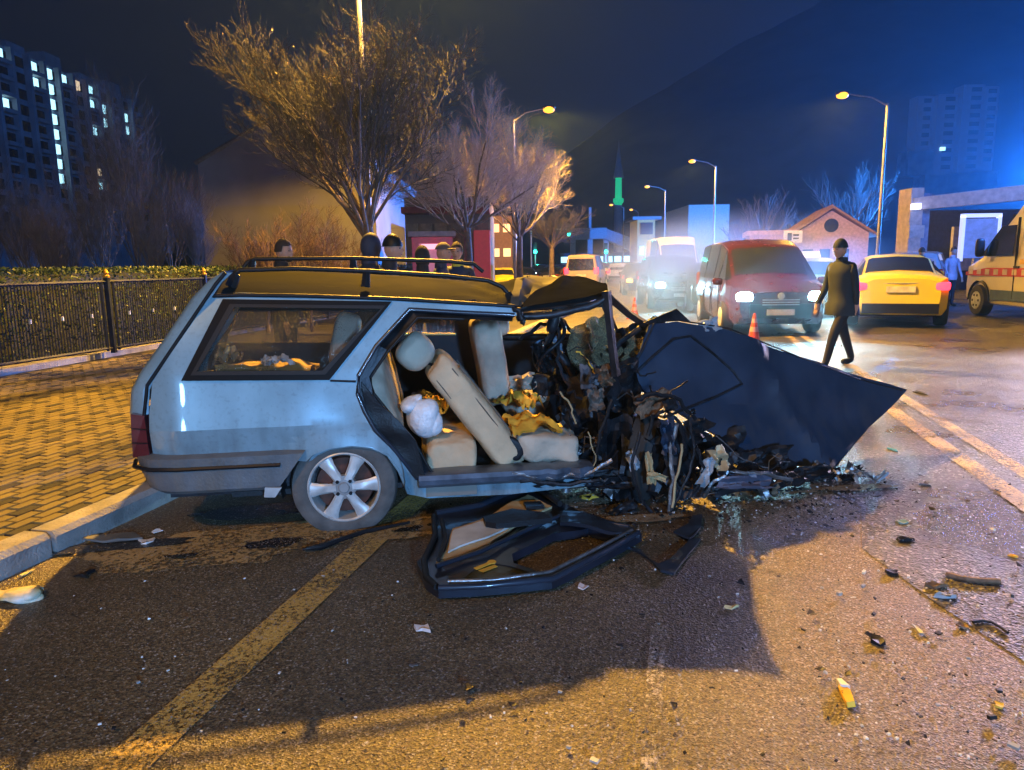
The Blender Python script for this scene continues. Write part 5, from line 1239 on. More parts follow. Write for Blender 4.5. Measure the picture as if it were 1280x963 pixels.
# ================================================================== TREES
M_BARK = pm('bark', (.15, .11, .085), .9, var=.4, bump=.5, bscale=20)
M_TWIG = pm('twigs', (.065, .058, .058), .85, var=.35)
def tree(px, Y, trunk_h, height, width, label, seed, n0=7, depth=5, up=.35, vase=1.0, lean=0, thick=1.0, name='bare_tree', twig=M_TWIG, group='bare trees along the pavement', kids=(7, 6, 6, 5), t0r=.14, pods=0, spread0=.7):
    rnd = random.Random(seed); base = D(px, 330, Y); base.z = KZ if px < 760 else 0
    r = empty(name, base, rnd.uniform(0, 6), label, 'tree', group)
    tr = MB(); br = MB(); R0 = t0r*thick
    tp = [(0, 0, -.05), (rnd.uniform(-.04, .04), .02, trunk_h*.5), (lean*.3, 0, trunk_h), (lean*.5, 0, trunk_h+.3)]
    tr.tube(tp, [R0*1.35, R0*1.02, R0*.9, R0*.5], 10)
    H_ = height-trunk_h; top = Vector((lean*.4, 0, trunk_h)); tips = []
    def grow(p, d, L, rad, lv):
        n = 4 if lv < 2 else (3 if lv < 4 else 2); pts = [p]; q = p.copy(); dd = d.copy()
        for i in range(n):
            dd = (dd+Vector((rnd.gauss(0, .13), rnd.gauss(0, .13), rnd.gauss(0, .10)+up*.16))).normalized(); q = q+dd*(L/n); pts.append(q.copy())
        rr = [rad*(1-.62*i/n) for i in range(n+1)]
        (tr if lv == 0 else br).tube(pts, rr, 6 if lv == 0 else (4 if lv == 1 else 3), False)
        if lv >= depth-1: tips.append(q); return
        k = kids[min(lv, len(kids)-1)]
        for j in range(k):
            f = .22+.78*(j+rnd.random()*.8)/k; f = min(f, 1); idx = f*n; i0 = min(n-1, int(idx)); s_ = pts[i0].lerp(pts[i0+1], idx-i0)
            ax = dd.orthogonal().normalized(); ax.rotate(Matrix.Rotation(rnd.uniform(0, 6.28), 3, dd)); nd = dd.copy()
            nd.rotate(Matrix.Rotation(rnd.uniform(.35, .85)*(1 if lv else .8), 3, ax)); nd.z += up*.3; nd.normalize()
            grow(s_, nd, L*rnd.uniform(.42, .62)*(1.12-.3*f), max(.0032, rad*.42*(1.1-.4*f)), lv+1)
    for j in range(n0):
        t = 6.283*(j+rnd.uniform(-.3, .3))/n0; el = rnd.uniform(.35, 1.25) if j else 1.5
        ho = math.cos(el)*width/2*vase; vz = H_*(.45+.45*math.sin(el))*.95
        d = Vector((math.cos(t)*ho, math.sin(t)*ho, vz*.75)); L = d.length*spread0*rnd.uniform(.85, 1.1); d.normalize()
        grow(top+Vector((0, 0, rnd.uniform(-.25*trunk_h*.3, .2))), d, L, R0*.42*rnd.uniform(.75, 1.1), 0)
    tr.build('trunk', M_BARK, r, 60); br.build('crown', twig, r)
    if pods:
        m = MB()
        for k in range(pods):
            p = rnd.choice(tips)+Vector((rnd.uniform(-.1, .1), rnd.uniform(-.1, .1), rnd.uniform(-.15, 0))); a = Vector((rnd.gauss(0, .3), rnd.gauss(0, .3), -1)).normalized()*rnd.uniform(.03, .06); b = Vector((rnd.gauss(0, 1), rnd.gauss(0, 1), 0)).normalized()*.010
            m.add([p, p+a*.5+b, p+a, p+a*.5-b], [(0, 1, 2, 3)])
        tag(m.build('pods', pm('pale_pods', (.5, .38, .20), .7), r), kind='stuff')
    return r
tree(462, 12.6, 1.9, 6.2, 5.0, 'largest bare tree, its wide crown crossed by the tall lamp post', 1, 12, 5, .44, 1.15, 0, .85, twig=pm('grey_twigs', (.044, .043, .052), .85, var=.35), kids=(10, 9, 8, 3), pods=900, spread0=.78)
tree(585, 24, 2.4, 7.0, 6.0, 'bare tree behind the standing group, spreading vase crown', 2, 10, 5, .3, 1.15, 0, 1.0, twig=pm('warm_lit_twigs', (.52, .42, .36), .85), kids=(9, 8, 7, 4), pods=900, spread0=.78)  # twig colour paled to hold the warm lamplight on this crown
tree(650, 32.5, 2.5, 8.6, 6.0, 'golden-lit bare tree directly below the glowing lamp', 3, 11, 5, .25, 1.25, 0, 1, kids=(9, 8, 6, 4), pods=900, spread0=.78, twig=pm('lamplit_twigs', (.62, .50, .32), .85))  # golden lamplight is put into the twig colour
tree(690, 41, 2.2, 5.2, 4.6, 'small round bare tree left of the green traffic light', 4, 9, 4, .3, 1.05, 0, 1, kids=(10, 9, 7), spread0=.78)
for i, (x, Y, th, h, wd_, sd) in enumerate([(172, 22, 1.2, 8.3, 2.6, 21), (215, 24, 1.0, 6.2, 2.2, 22), (130, 20, .8, 5.0, 2.4, 23), (85, 21, .8, 4.4, 3.0, 24), (35, 20, .8, 4.6, 3.0, 25), (-15, 20, .8, 5.2, 3.0, 26), (245, 23, .6, 4.4, 2.0, 27), (190, 19, .6, 3.8, 2.4, 29), (60, 18, .5, 3.6, 2.6, 30)]):
    labs = ['tall slender upright tree left of the grey hall, highest of the left thicket', 'upright bare sapling close against the hall corner', 'bushy bare tree between the tower block and slender tree', 'tangled bare shrub tree below the middle of the apartment slab', 'tangled bare tree low at the left under the lit windows', 'bare tree cut by the left picture edge', 'thin bare sapling in front of the grey hall edge', 'low bare thicket tree beneath the slender tree', 'low bare thicket tree above the hedge near the lit ground window']
    tree(x, Y, th, h, wd_, labs[i], sd, 8, 4, .95, .8, 0, .55, 'slender_tree', pm('cool_twigs', (.17, .14, .14), .85, var=.35), 'bare trees behind the hedge', (9, 8, 6), .10, 0, .85)
for i, (x, Y, h, wd_, sd) in enumerate([(330, 16, 3.2, 2.2, 31), (385, 17, 3.4, 2.6, 32), (425, 18, 3.0, 2.4, 33)]):
    tree(x, Y, .4, h, wd_, ['reddish bare shrub behind the bearded man', 'rusty bare shrub between the bearded man and the big trunk', 'dense rusty shrub just left of the big trunk'][i], sd, 9, 4, .4, .9, 0, .5, 'bare_shrub', pm('rusty_twigs', (.085, .05, .035), .85), 'rusty shrubs behind the onlookers', (8, 7, 5), .09, 0, .8)
for i, (x, Y, h, wd_, sd) in enumerate([(950, 60, 8.5, 8, 41), (1065, 55, 10.5, 8, 42), (925, 70, 6.5, 6, 43), (1000, 75, 8, 7, 44)]):
    tree(x, Y, 2.5, h, wd_, ['pale bare tree above the red minivan', 'hazy branching tree behind the large right lamp post', 'low bare tree next to the pale block', 'dim bare tree left of the gabled house'][i], sd, 8, 4, .5, 1, 0, 1.5, 'bare_tree', M_TWIG, 'bare trees on the right side', (7, 6, 5), .16, 0, .8)

# ================================================================== VEHICLES
M_TINT = pm('tinted_glass', (.015, .02, .03), .08, spec=.8)
M_HL = em('headlight_on', (.45, .85, 1), 60); M_TL = em('tail_light_on', (1, .02, .04), 7); M_TLO = pm('tail_light_off', (.35, .02, .02), .2, coat=.5)
M_OR = em('indicator', (1, .35, .05), 6); M_PLATE = pm('number_plate', (.7, .7, .7), .5); M_HLO = pm('headlight_off', (.5, .52, .55), .1, coat=.8)
PROF = {  # x from rear(-) to front(+): x, half width, z low, z belt, z top, half top width
 'sedan': (4.5, [(-2.25, .70, .42, .92, .98, .60), (-2.15, .84, .28, 1.0, 1.05, .70), (-1.45, .89, .2, 1.0, 1.10, .68), (-.85, .90, .2, .98, 1.42, .60), (.2, .90, .2, .96, 1.47, .60), (.65, .90, .2, .95, 1.36, .62), (1.25, .89, .2, .93, 1.0, .74), (2.0, .84, .22, .82, .87, .70), (2.25, .70, .35, .70, .74, .6)], (3, 5), 5, 2),
 'van': (4.4, [(-2.2, .80, .38, 1.0, 1.72, .66), (-2.1, .88, .28, 1.02, 1.82, .70), (-1.0, .91, .2, 1.02, 1.85, .72), (.2, .91, .2, 1.02, 1.84, .72), (.75, .91, .2, 1.02, 1.70, .70), (1.45, .90, .2, 1.04, 1.12, .74), (2.0, .86, .22, .92, .98, .72), (2.2, .74, .35, .78, .82, .62)], (2, 4), 4, 0),
 'suv': (4.4, [(-2.2, .78, .42, 1.0, 1.50, .62), (-2.05, .88, .30, 1.02, 1.64, .66), (-1.0, .92, .28, 1.02, 1.70, .68), (.2, .92, .28, 1.02, 1.70, .68), (.6, .92, .28, 1.0, 1.60, .68), (1.2, .91, .28, 1.02, 1.09, .76), (2.0, .87, .30, .95, 1.0, .72), (2.2, .75, .4, .8, .85, .62)], (2, 4), 4, 0),
 'hatch': (4.0, [(-2.0, .74, .40, .95, 1.25, .58), (-1.85, .84, .28, .97, 1.42, .62), (-.9, .87, .2, .97, 1.48, .64), (.2, .87, .2, .95, 1.46, .62), (.6, .87, .2, .95, 1.38, .62), (1.2, .86, .2, .94, 1.0, .72), (1.8, .82, .22, .84, .88, .68), (2.0, .70, .35, .72, .76, .58)], (2, 4), 4, 0),
 'box': (5.4, [(-2.7, .90, .45, 1.1, 2.50, .80), (-2.6, .96, .3, 1.12, 2.60, .84), (-1.0, .98, .25, 1.15, 2.62, .86), (.9, .98, .25, 1.15, 2.60, .84), (1.25, .98, .25, 1.15, 2.30, .80), (2.0, .95, .25, 1.15, 1.35, .80), (2.55, .90, .28, .95, 1.05, .74), (2.7, .8, .4, .8, .85, .66)], (3, 4), 4, 0)}
def vehicle(kind, px, py, Yd, heading, paint, label, cat, scale=1.0, heads=False, tails=False, power=0, roofc=None, name=None, sign=None, Yexact=True, hl_mat=None, lowpow=None):
    L_, stn, (c0_, c1_), ws, rear = PROF[kind]
    base = D(px, 330, Yd); root = empty(name or 'parked_car', (base.x, Yd, 0), heading, label, cat); root.scale = (scale,)*3
    def ringp(s_):
        x, w_, zl, zb, zt, wt = s_; zm = (zl+zb)/2+.06
        h = [(-w_*.90, zl), (-w_*.985, zl+.12), (-w_, zm), (-w_*.965, zb), (-wt, zt-.05), (-wt*.82, zt-.005)]
        return [Vector((x, y, z)) for y, z in h]+[Vector((x, 0, zt+.025))]+[Vector((x, -y, z)) for y, z in h[::-1]]
    # refine stations
    st = []
    for a, b in zip(stn, stn[1:]):
        for j in range(3): st.append([a[k]+(b[k]-a[k])*j/3 for k in range(6)])
    st.append(list(stn[-1])); rings = [ringp(s_) for s_ in st]; n = 13; mb = MB()
    mb.add([p for r_ in rings for p in r_], [(i*n+j, i*n+j+1, (i+1)*n+j+1, (i+1)*n+j) for i in range(len(rings)-1) for j in range(n-1)]+[((i+1)*n, (i+1)*n+n-1, i*n+n-1, i*n) for i in range(len(rings)-1)]+[tuple(range(n)), tuple((len(rings)-1)*n+j for j in range(n))[::-1]])
    body = mb.build('body', paint, root, 38)
    R_ = [ringp(s_) for s_ in stn]
    def patch(name, a, b, c, d, mat, off=.012, sh=.06, par=None):
        a, b, c, d = [Vector(v) for v in (a, b, c, d)]; ce = (a+b+c+d)/4; nn = (c-a).cross(d-b).normalized()
        if nn.dot(ce-Vector((0, 0, .9))) < 0: nn = -nn
        q = [v.lerp(ce, sh)+nn*off for v in (a, b, c, d)]; m = MB(); m.prism(q, -nn*.01); return m.build(name, mat, par or root)
    def screen(name, ra, rb, mat, off=.014, sh=.07):
        vs = []
        for (rw, f) in ((ra, sh), (rb, 1-sh)):
            pass
        A = [ra[k].lerp(rb[k], sh) for k in range(4, 9)]; B = [ra[k].lerp(rb[k], 1-sh) for k in range(4, 9)]
        A[0] = A[0].lerp(A[1], .35); A[-1] = A[-1].lerp(A[-2], .35); B[0] = B[0].lerp(B[1], .35); B[-1] = B[-1].lerp(B[-2], .35)
        nn = (A[4]-A[0]).cross(B[2]-A[2]).normalized(); nn = -nn if nn.z < 0 else nn
        m = MB(); m.add([p+nn*off for p in A+B]+[p-nn*.004 for p in A+B], [(k, k+1, k+6, k+5) for k in range(4)]+[(k+10, k+15, k+16, k+11) for k in range(4)]+[(0, 5, 15, 10), (4, 14, 19, 9)]+[(k, k+10, k+11, k+1) for k in range(4)]+[(k+5, k+6, k+16, k+15) for k in range(4)])
        return m.build(name, mat, root, 30)
    for sgn_ in (3, 9):
        k4 = 4 if sgn_ == 3 else 8
        for i in range(c0_-1 if kind != 'sedan' else 2, c1_+1):
            if i+1 >= len(R_): continue
            patch('side_window', R_[i][sgn_], R_[i+1][sgn_], R_[i+1][k4], R_[i][k4], M_TINT, .012, .09)
    screen('windscreen', R_[ws], R_[ws+1], M_TINT)
    if kind == 'sedan': screen('rear_window', R_[2], R_[3], M_TINT)
    else:
        x = stn[0][0]; w_ = stn[0][5]; patch('rear_window', (x, -w_, stn[0][4]-.08), (x, w_, stn[0][4]-.08), (x, stn[0][1]*.9, stn[0][3]+.02), (x, -stn[0][1]*.9, stn[0][3]+.02), M_TINT, .012, .05)
    wr = .32 if kind != 'box' else .35
    wm = MB(); wm.lathe([(0, -.10), (.19, -.10), (.2, -.11), (wr*.92, -.11), (wr, -.07), (wr, .07), (wr*.9, .11), (0, .11)], 22, (0, 0, 0), 'y')
    rm = MB(); rm.lathe([(0, -.125), (.03, -.125), (.19, -.118), (.2, -.10)], 14, (0, 0, 0), 'y')
    wmd = None
    for fx in (-.30, .31):
        for sy in (-1, 1):
            o = wm.build('wheel', M_TYREB, root, 40) if wmd is None else shared('wheel', wmd, root, (0, 0, 0))
            wmd = o.data; o.location = (fx*L_, sy*(stn[3][1]-.08), wr); o.rotation_euler = (0, 0, 0 if sy < 0 else math.pi)
            r2_ = rm.build('rim', M_SILV, o, 40)
    xf, xr = stn[-1][0], stn[0][0]; hm_ = hl_mat or (M_HL if heads else M_HLO)
    for sy in (-1, 1):
        m = MB(); m.sq((xf-.10, sy*stn[-1][1]*.84, stn[-1][3]-.04), (.24, .34 if heads else .30, .20), .6, .6, None, 14, 8); m.build('headlight', hm_, root, 60)
        m = MB(); m.sq((xr+.06, sy*stn[1][1]*.86, stn[0][3]-.08 if kind in ('sedan', 'hatch') else stn[0][3]), (.16, .28, .17 if kind in ('sedan',) else .36), .5, .5, None, 12, 8); m.build('tail_light', M_TL if tails else M_TLO, root, 60)
        m = MB(); m.sq((stn[ws+1][0]-.10 if kind != 'sedan' else .95, sy*(stn[3][1]+.10), 1.02 if kind != 'box' else 1.3), (.12, .2, .14 if kind != 'box' else .3), .5, .5, None, 10, 6); m.build('mirror', paint if kind != 'box' else M_DARK, root, 60)
        if heads and power:
            p = Matrix.Rotation(heading, 3, 'Z') @ (Vector((xf+.06, sy*stn[-1][1]*.84, stn[-1][3]-.04))*scale)+Vector(root.location)
            dr = Matrix.Rotation(heading, 3, 'Z') @ Vector((1, 0, -.06))
            light('headlight_beam', 'SPOT', p, power*4.6, (.38, .78, 1), .06, aim=p+dr*5, spot=84, blend=1)
    m = MB(); m.box((xf-.02, 0, .48), (.12, stn[-1][1]*1.5, .26)); m.build('front_bumper_grille', M_DARK, root)
    m = MB(); m.box((xf+.05, 0, .46), (.02, .5, .11)); m.build('number_plate', M_PLATE, root)
    m = MB(); m.box((xr-.015, 0, .78 if kind != 'box' else .6), (.03, .52, .12)); m.build('number_plate', M_PLATE, root)
    m = MB(); m.box((xr+.07, 0, .40), (.2, stn[0][1]*1.95, .2)); m.build('rear_bumper_insert', M_DARK, root)
    m = MB(); m.box((0, 0, .3), (L_*.8, 1.4, .16)); m.build('underbody', M_DARK, root)
    if Yd < 30:
        for sy in (-1, 1):
            for fx in (-.9, .05, .95):
                m = MB(); m.tube([(fx, sy*(stn[3][1]+.004), .34), (fx, sy*(stn[3][1]+.008), .66), (fx, sy*stn[3][1]*.985, stn[3][3])], .008, 4); m.build('door_gap', M_DARK, root)
            for fx in (-.12, .85-.9): m = MB(); m.box((fx-.5*(fx < -.1), sy*(stn[3][1]+.02), .86), (.18, .03, .035)); m.build('door_handle', M_DARK, root)
            m = MB(); m.tube([(xf-.5, sy*stn[-2][1]*1.0, .58), (xr+.4, sy*stn[1][1]*1.03, .58)], .018, 4); m.build('side_moulding', M_DARK, root)
        for k in range(3):
            m = MB(); m.box((xf+.045, 0, .60+.045*k), (.02, stn[-1][1]*.9, .016)); m.build('grille_bar', M_SILV, root)
        m = MB(); m.lathe([(0, .05), (.06, .045), (.065, .02)], 16, (0, 0, 0)); o = m.build('badge', M_SILV, root, 60); o.rotation_euler = (0, math.pi/2, 0); o.location = (xf+.02, 0, stn[-1][3]-.02)
        m = MB(); m.tube([(xr+.02, -.45, stn[0][3]-.02), (xr-.012, 0, stn[0][3]-.02), (xr+.02, .45, stn[0][3]-.02)], .012, 5); m.build('boot_trim', M_SILV, root)
    if sign:
        z_ = max(s_[4] for s_ in stn); m = MB(); m.box((.1, 0, z_+.10), (.16, .55, .17), None, .85); m.build('taxi_sign', sign, root)
    return root
def paint(n, c, metal=.2, rough=.25, emit=None): return pm(n, c, rough, metal, .06, 3, coat=.7)
TOCAM = -math.pi/2-.20     # heading towards us along the road
AWAY = math.pi/2-.23
vehicle('van', 943, 400, 16.6, -math.pi/2-.10, paint('red_paint', (.075, .008, .016)), 'red minivan facing us with both headlights glaring', 'minivan', 1.06, True, False, 620, name='red_minivan')
vehicle('suv', 838, 380, 25.0, -math.pi/2-.05, paint('black_paint', (.015, .018, .03)), 'dark hatchback with bright headlight in front of the cream box van', 'car', 1.02, True, False, 420, name='dark_hatchback')
vehicle('hatch', 888, 380, 23.5, -math.pi/2-.12, paint('dark_green_paint', (.03, .07, .07)), 'dark car half hidden between the hatchback and the red minivan', 'car', 1.0, False, False, name='dark_car')
vehicle('box', 840, 370, 35.5, -math.pi/2-.05, paint('cream_paint', (.55, .48, .38), 0, .45), 'tall cream box van towering behind the dark hatchback', 'van', 1.02, False, False, name='box_van', sign=None)
vehicle('hatch', 800, 375, 35, -math.pi/2-.1, paint('slate_paint', (.08, .10, .13)), 'small slate car with an orange light left of the dark hatchback', 'car', 1.0, True, name='slate_car', hl_mat=M_OR)
vehicle('van', 733, 350, 43, AWAY, paint('white_van_paint', (.55, .42, .36), 0, .4), 'pale minivan driving away with both tail lights on', 'minivan', 1.08, False, True, name='pale_minivan')
vehicle('hatch', 772, 350, 58, AWAY+.1, paint('white_paint_car', (.55, .55, .6), 0, .3), 'distant white car with red tail lights right of the pale minivan', 'car', 1.0, False, True, name='distant_car')
vehicle('sedan', 629, 345, 42, -math.pi/2, pm('taxi_yellow', (.78, .66, .012), .45, 0, .05, 3, coat=.15), 'yellow-roofed car partly hidden left of the third tree trunk', 'car', .9, False, False, name='taxi')
vehicle('sedan', 655, 345, 46, -math.pi/2, paint('dark_grey_paint', (.05, .05, .06)), 'dark car with one white headlight between the tree trunks', 'car', .9, True, False, 60, name='approaching_car')
vehicle('hatch', 718, 350, 52, AWAY, paint('orange_paint', (.6, .22, .04)), 'orange car tucked left of the pale minivan', 'car', .9, name='orange_car')
vehicle('sedan', 690, 350, 50, AWAY, paint('dark_grey_paint', (.05, .05, .06)), 'dark parked car under the small round tree', 'car', .9, name='parked_car')
vehicle('hatch', 1012, 380, 21.5, -math.pi/2-.35, pm('taxi_yellow', (.78, .66, .012), .45, 0, .05, 3, coat=.15), 'yellow cab with cyan headlight glare behind the walking pedestrian', 'taxi', 1.05, True, False, 90, name='taxi', sign=M_LITW)
vehicle('sedan', 1118, 392, 17.8, math.pi/2-.42, pm('taxi_yellow', (.78, .66, .012), .45, 0, .05, 3, coat=.15), 'yellow taxi sedan seen from behind near the gateway', 'taxi', 1.08, False, True, name='taxi')
vehicle('suv', 1146, 380, 23.5, AWAY-.35, paint('silver_paint', (.5, .5, .5), .4), 'silver car mostly hidden behind the yellow taxi sedan', 'car', 1.0, name='silver_car')

for (x, Y, lab) in ((757, 70, 'far car with red tail lights below the lower green signal'), (786, 66, 'far car with red tail lights left of the slate car'), (766, 92, 'most distant car with red tail lights in the lane')):
    vehicle('hatch', x, 345, Y, AWAY+.12, paint('wine_paint', (.16, .04, .05)), lab, 'car', 1.05, False, True, name='distant_car')
for (x, Y, lab) in ((700, 78, 'distant oncoming car with headlights under the footbridge ramp'), (676, 66, 'distant car with white headlights beyond the tree trunks')):
    vehicle('hatch', x, 345, Y, -math.pi/2, paint('dark_grey_paint', (.05, .05, .06)), lab, 'car', 1.0, True, False, 0, name='distant_car')
# ambulance, cut by the right edge
AX = D(1285, 330, 18.8)
M_AMB = pm('ambulance_white', (.66, .62, .58), .35, 0, .06, 3, coat=.5)
amb = empty('ambulance', (13.0, 16.4, 0), math.pi/2-.12, 'white ambulance with red and yellow stripes at the right edge', 'ambulance')
amb.scale = (1.12,)*3
A_ = [(2.9, .75, .45, .95, 1.00, .60), (2.75, .95, .32, 1.12, 1.22, .78), (2.2, 1.0, .3, 1.20, 1.38, .86), (1.35, 1.02, .3, 1.22, 2.25, .84), (.9, 1.03, .3, 1.22, 2.62, .84), (0, 1.03, .3, 1.22, 2.78, .88), (-2.6, 1.03, .3, 1.22, 2.78, .88), (-2.9, 1.0, .4, 1.2, 2.7, .85)]
def ringa(s_):
    x, w_, zl, zb, zt, wt = s_; h = [(-w_*.92, zl), (-w_*.99, zl+.1), (-w_, (zl+zb)/2), (-w_*.985, zb), (-wt-(w_-wt)*.3, zb+(zt-zb)*.72), (-wt*.86, zt-.03)]
    return [Vector((x, y, z)) for y, z in h]+[Vector((x, 0, zt+.02))]+[Vector((x, -y, z)) for y, z in h[::-1]]
st = []
for a, b in zip(A_, A_[1:]):
    for j in range(3): st.append([a[k]+(b[k]-a[k])*j/3 for k in range(6)])
st.append(list(A_[-1])); rings = [ringa(s_) for s_ in st]; n = 13; mb = MB()
mb.add([p for r_ in rings for p in r_], [(i*n+j, (i+1)*n+j, (i+1)*n+j+1, i*n+j+1) for i in range(len(rings)-1) for j in range(n-1)]+[tuple(range(n)), tuple((len(rings)-1)*n+j for j in range(n))[::-1]])
mb.build('body', M_AMB, amb, 38)
def apatch(name, q, mat, par=None, th=.012, side=1):
    m = MB(); m.prism([Vector(p) for p in q], (0, -th*side, 0)); return m.build(name, mat, par or amb)
for side in (1, -1):
    yv = 1.035*side
    def ya(z): return (1.03-max(0, (z-1.22))*.055)*side+.008*side
    def q3(P): return [(x, ya(z), z) for x, z in P]
    apatch('side_window', q3([(2.05, 1.36), (1.55, 1.36), (.75, 1.36), (.75, 2.0), (1.32, 2.0)]), M_TINT, None, .01, side)
    apatch('rear_side_window', q3([(-.1, 1.45), (-1.3, 1.45), (-1.3, 2.05), (-.1, 2.05)]), M_TINT, None, .01, side)
    apatch('yellow_stripe', q3([(.45, 1.18), (-2.7, 1.18), (-2.7, 1.28), (.45, 1.28)]), pm('stripe_yellow', (.8, .5, .03), .4), None, .004, side)
    rs_ = apatch('red_stripe', q3([(2.65, .92), (-2.7, .92), (-2.7, 1.10), (1.7, 1.10), (2.65, 1.0)]), pm('stripe_red', (.5, .03, .04), .4), None, .004, side)
    for k in range(14): apatch('chequer', [(x, y*1.004, z) for x, y, z in q3([(2.5-k*.36, .95), (2.32-k*.36, .95), (2.32-k*.36, 1.07), (2.5-k*.36, 1.07)])], pm('stripe_pale', (.6, .5, .45), .4), rs_, .003, side)
    apatch('side_skirt', q3([(1.5, .40), (-1.3, .40), (-1.3, .62), (1.5, .62)]), pm('skirt_blue', (.06, .10, .22), .4), None, .004, side)
    for x in (2.0, -1.9):
        m = MB(); m.lathe([(0, -.13), (.2, -.13), (.22, -.14), (.33, -.13), (.36, -.08), (.36, .08), (0, .1)], 24, (0, 0, 0), 'y'); o = m.build('wheel', M_TYREB, amb, 40); o.location = (x, .94*side, .36); o.rotation_euler = (0, 0, 0 if side < 0 else math.pi)
        m = MB(); m.lathe([(0, -.15), (.04, -.15), (.2, -.145), (.21, -.12)], 14, (0, 0, 0), 'y'); m.build('hub_cap', M_SILV, o, 40)
        for k in range(6): t = k*math.pi/3; m = MB(); m.box((.13*math.cos(t), -.15, .13*math.sin(t)), (.05, .01, .05)); m.build('hub_slot', M_DARK, o)
        m = MB(); m.tube([(x+.44*math.cos(t), 1.03*side, .36+.44*math.sin(t)) for t in [math.pi*k/12 for k in range(13)]], .03, 6); m.build('arch_trim', M_DARK, amb, 50)
    m = MB(); m.sq((1.85, 1.16*side, 1.55), (.12, .18, .42), .5, .5, None, 12, 8); m.build('mirror', M_DARK, amb, 60)
    m = MB(); m.box((.55, 1.04*side, 1.12), (.18, .03, .05)); m.build('door_handle', M_DARK, amb)
    m = MB(); m.box((.62, 1.02*side, 1.3), (.012, .05, 1.7)); m.build('door_gap', M_DARK, amb)
    m = MB(); m.sq((2.68, .72*side, .98), (.35, .34, .26), .6, .6, None, 14, 8); m.build('headlight', M_HLO, amb, 60)
m = MB(); m.prism([(2.12, -.78, 1.42), (2.12, .78, 1.42), (1.28, .78, 2.25), (1.28, -.78, 2.25)], (.03, 0, .03)); m.build('windscreen', M_TINT, amb)
m = MB(); m.sq((1.0, 0, 2.72), (.3, 1.5, .2), .5, .4, None, 20, 8); m.build('beacon_bar', em('blue_beacon', (.15, .55, 1), 8), amb, 60)
m = MB(); m.sq((.5, .85, 2.45), (.5, .12, .22), .6, .6, None, 14, 8); m.build('side_beacon', em('cyan_beacon', (.3, .8, 1), 4), amb, 60)

# ================================================================== TRAFFIC CONES
def cone(px, py, h, lab):
    p = G(px, py); r = empty('traffic_cone', p, random.random(), lab, 'traffic cone', 'traffic cones around the wreck')
    k = h/.75; m = MB(); m.box((0, 0, .02*k), (.40*k, .40*k, .04*k)); m.build('base', pm('cone_base', (.55, .06, .03), .6), r)
    m = MB(); m.lathe([(.15*k, .04*k), (.118*k, .22*k), (.035*k, .72*k), (.02*k, .75*k), (0, .75*k)], 20); m.build('cone_body', pm('cone_orange', (.75, .07, .03), .5, emit=None), r, 40)
    for z0, z1 in ((.30, .42), (.52, .62)):
        r0 = .118-(z0-.22)*.166; r1 = .118-(z1-.22)*.166; m = MB(); m.lathe([((r0+.003)*k, z0*k), ((r1+.003)*k, z1*k)], 20); m.build('reflective_band', pm('cone_band', (.75, .35, .30), .4) , r, 40)
cone(942, 430, .56, 'red traffic cone standing beyond the raised bonnet')
cone(793, 399, .58, 'smaller red traffic cone beside the dark hatchback')

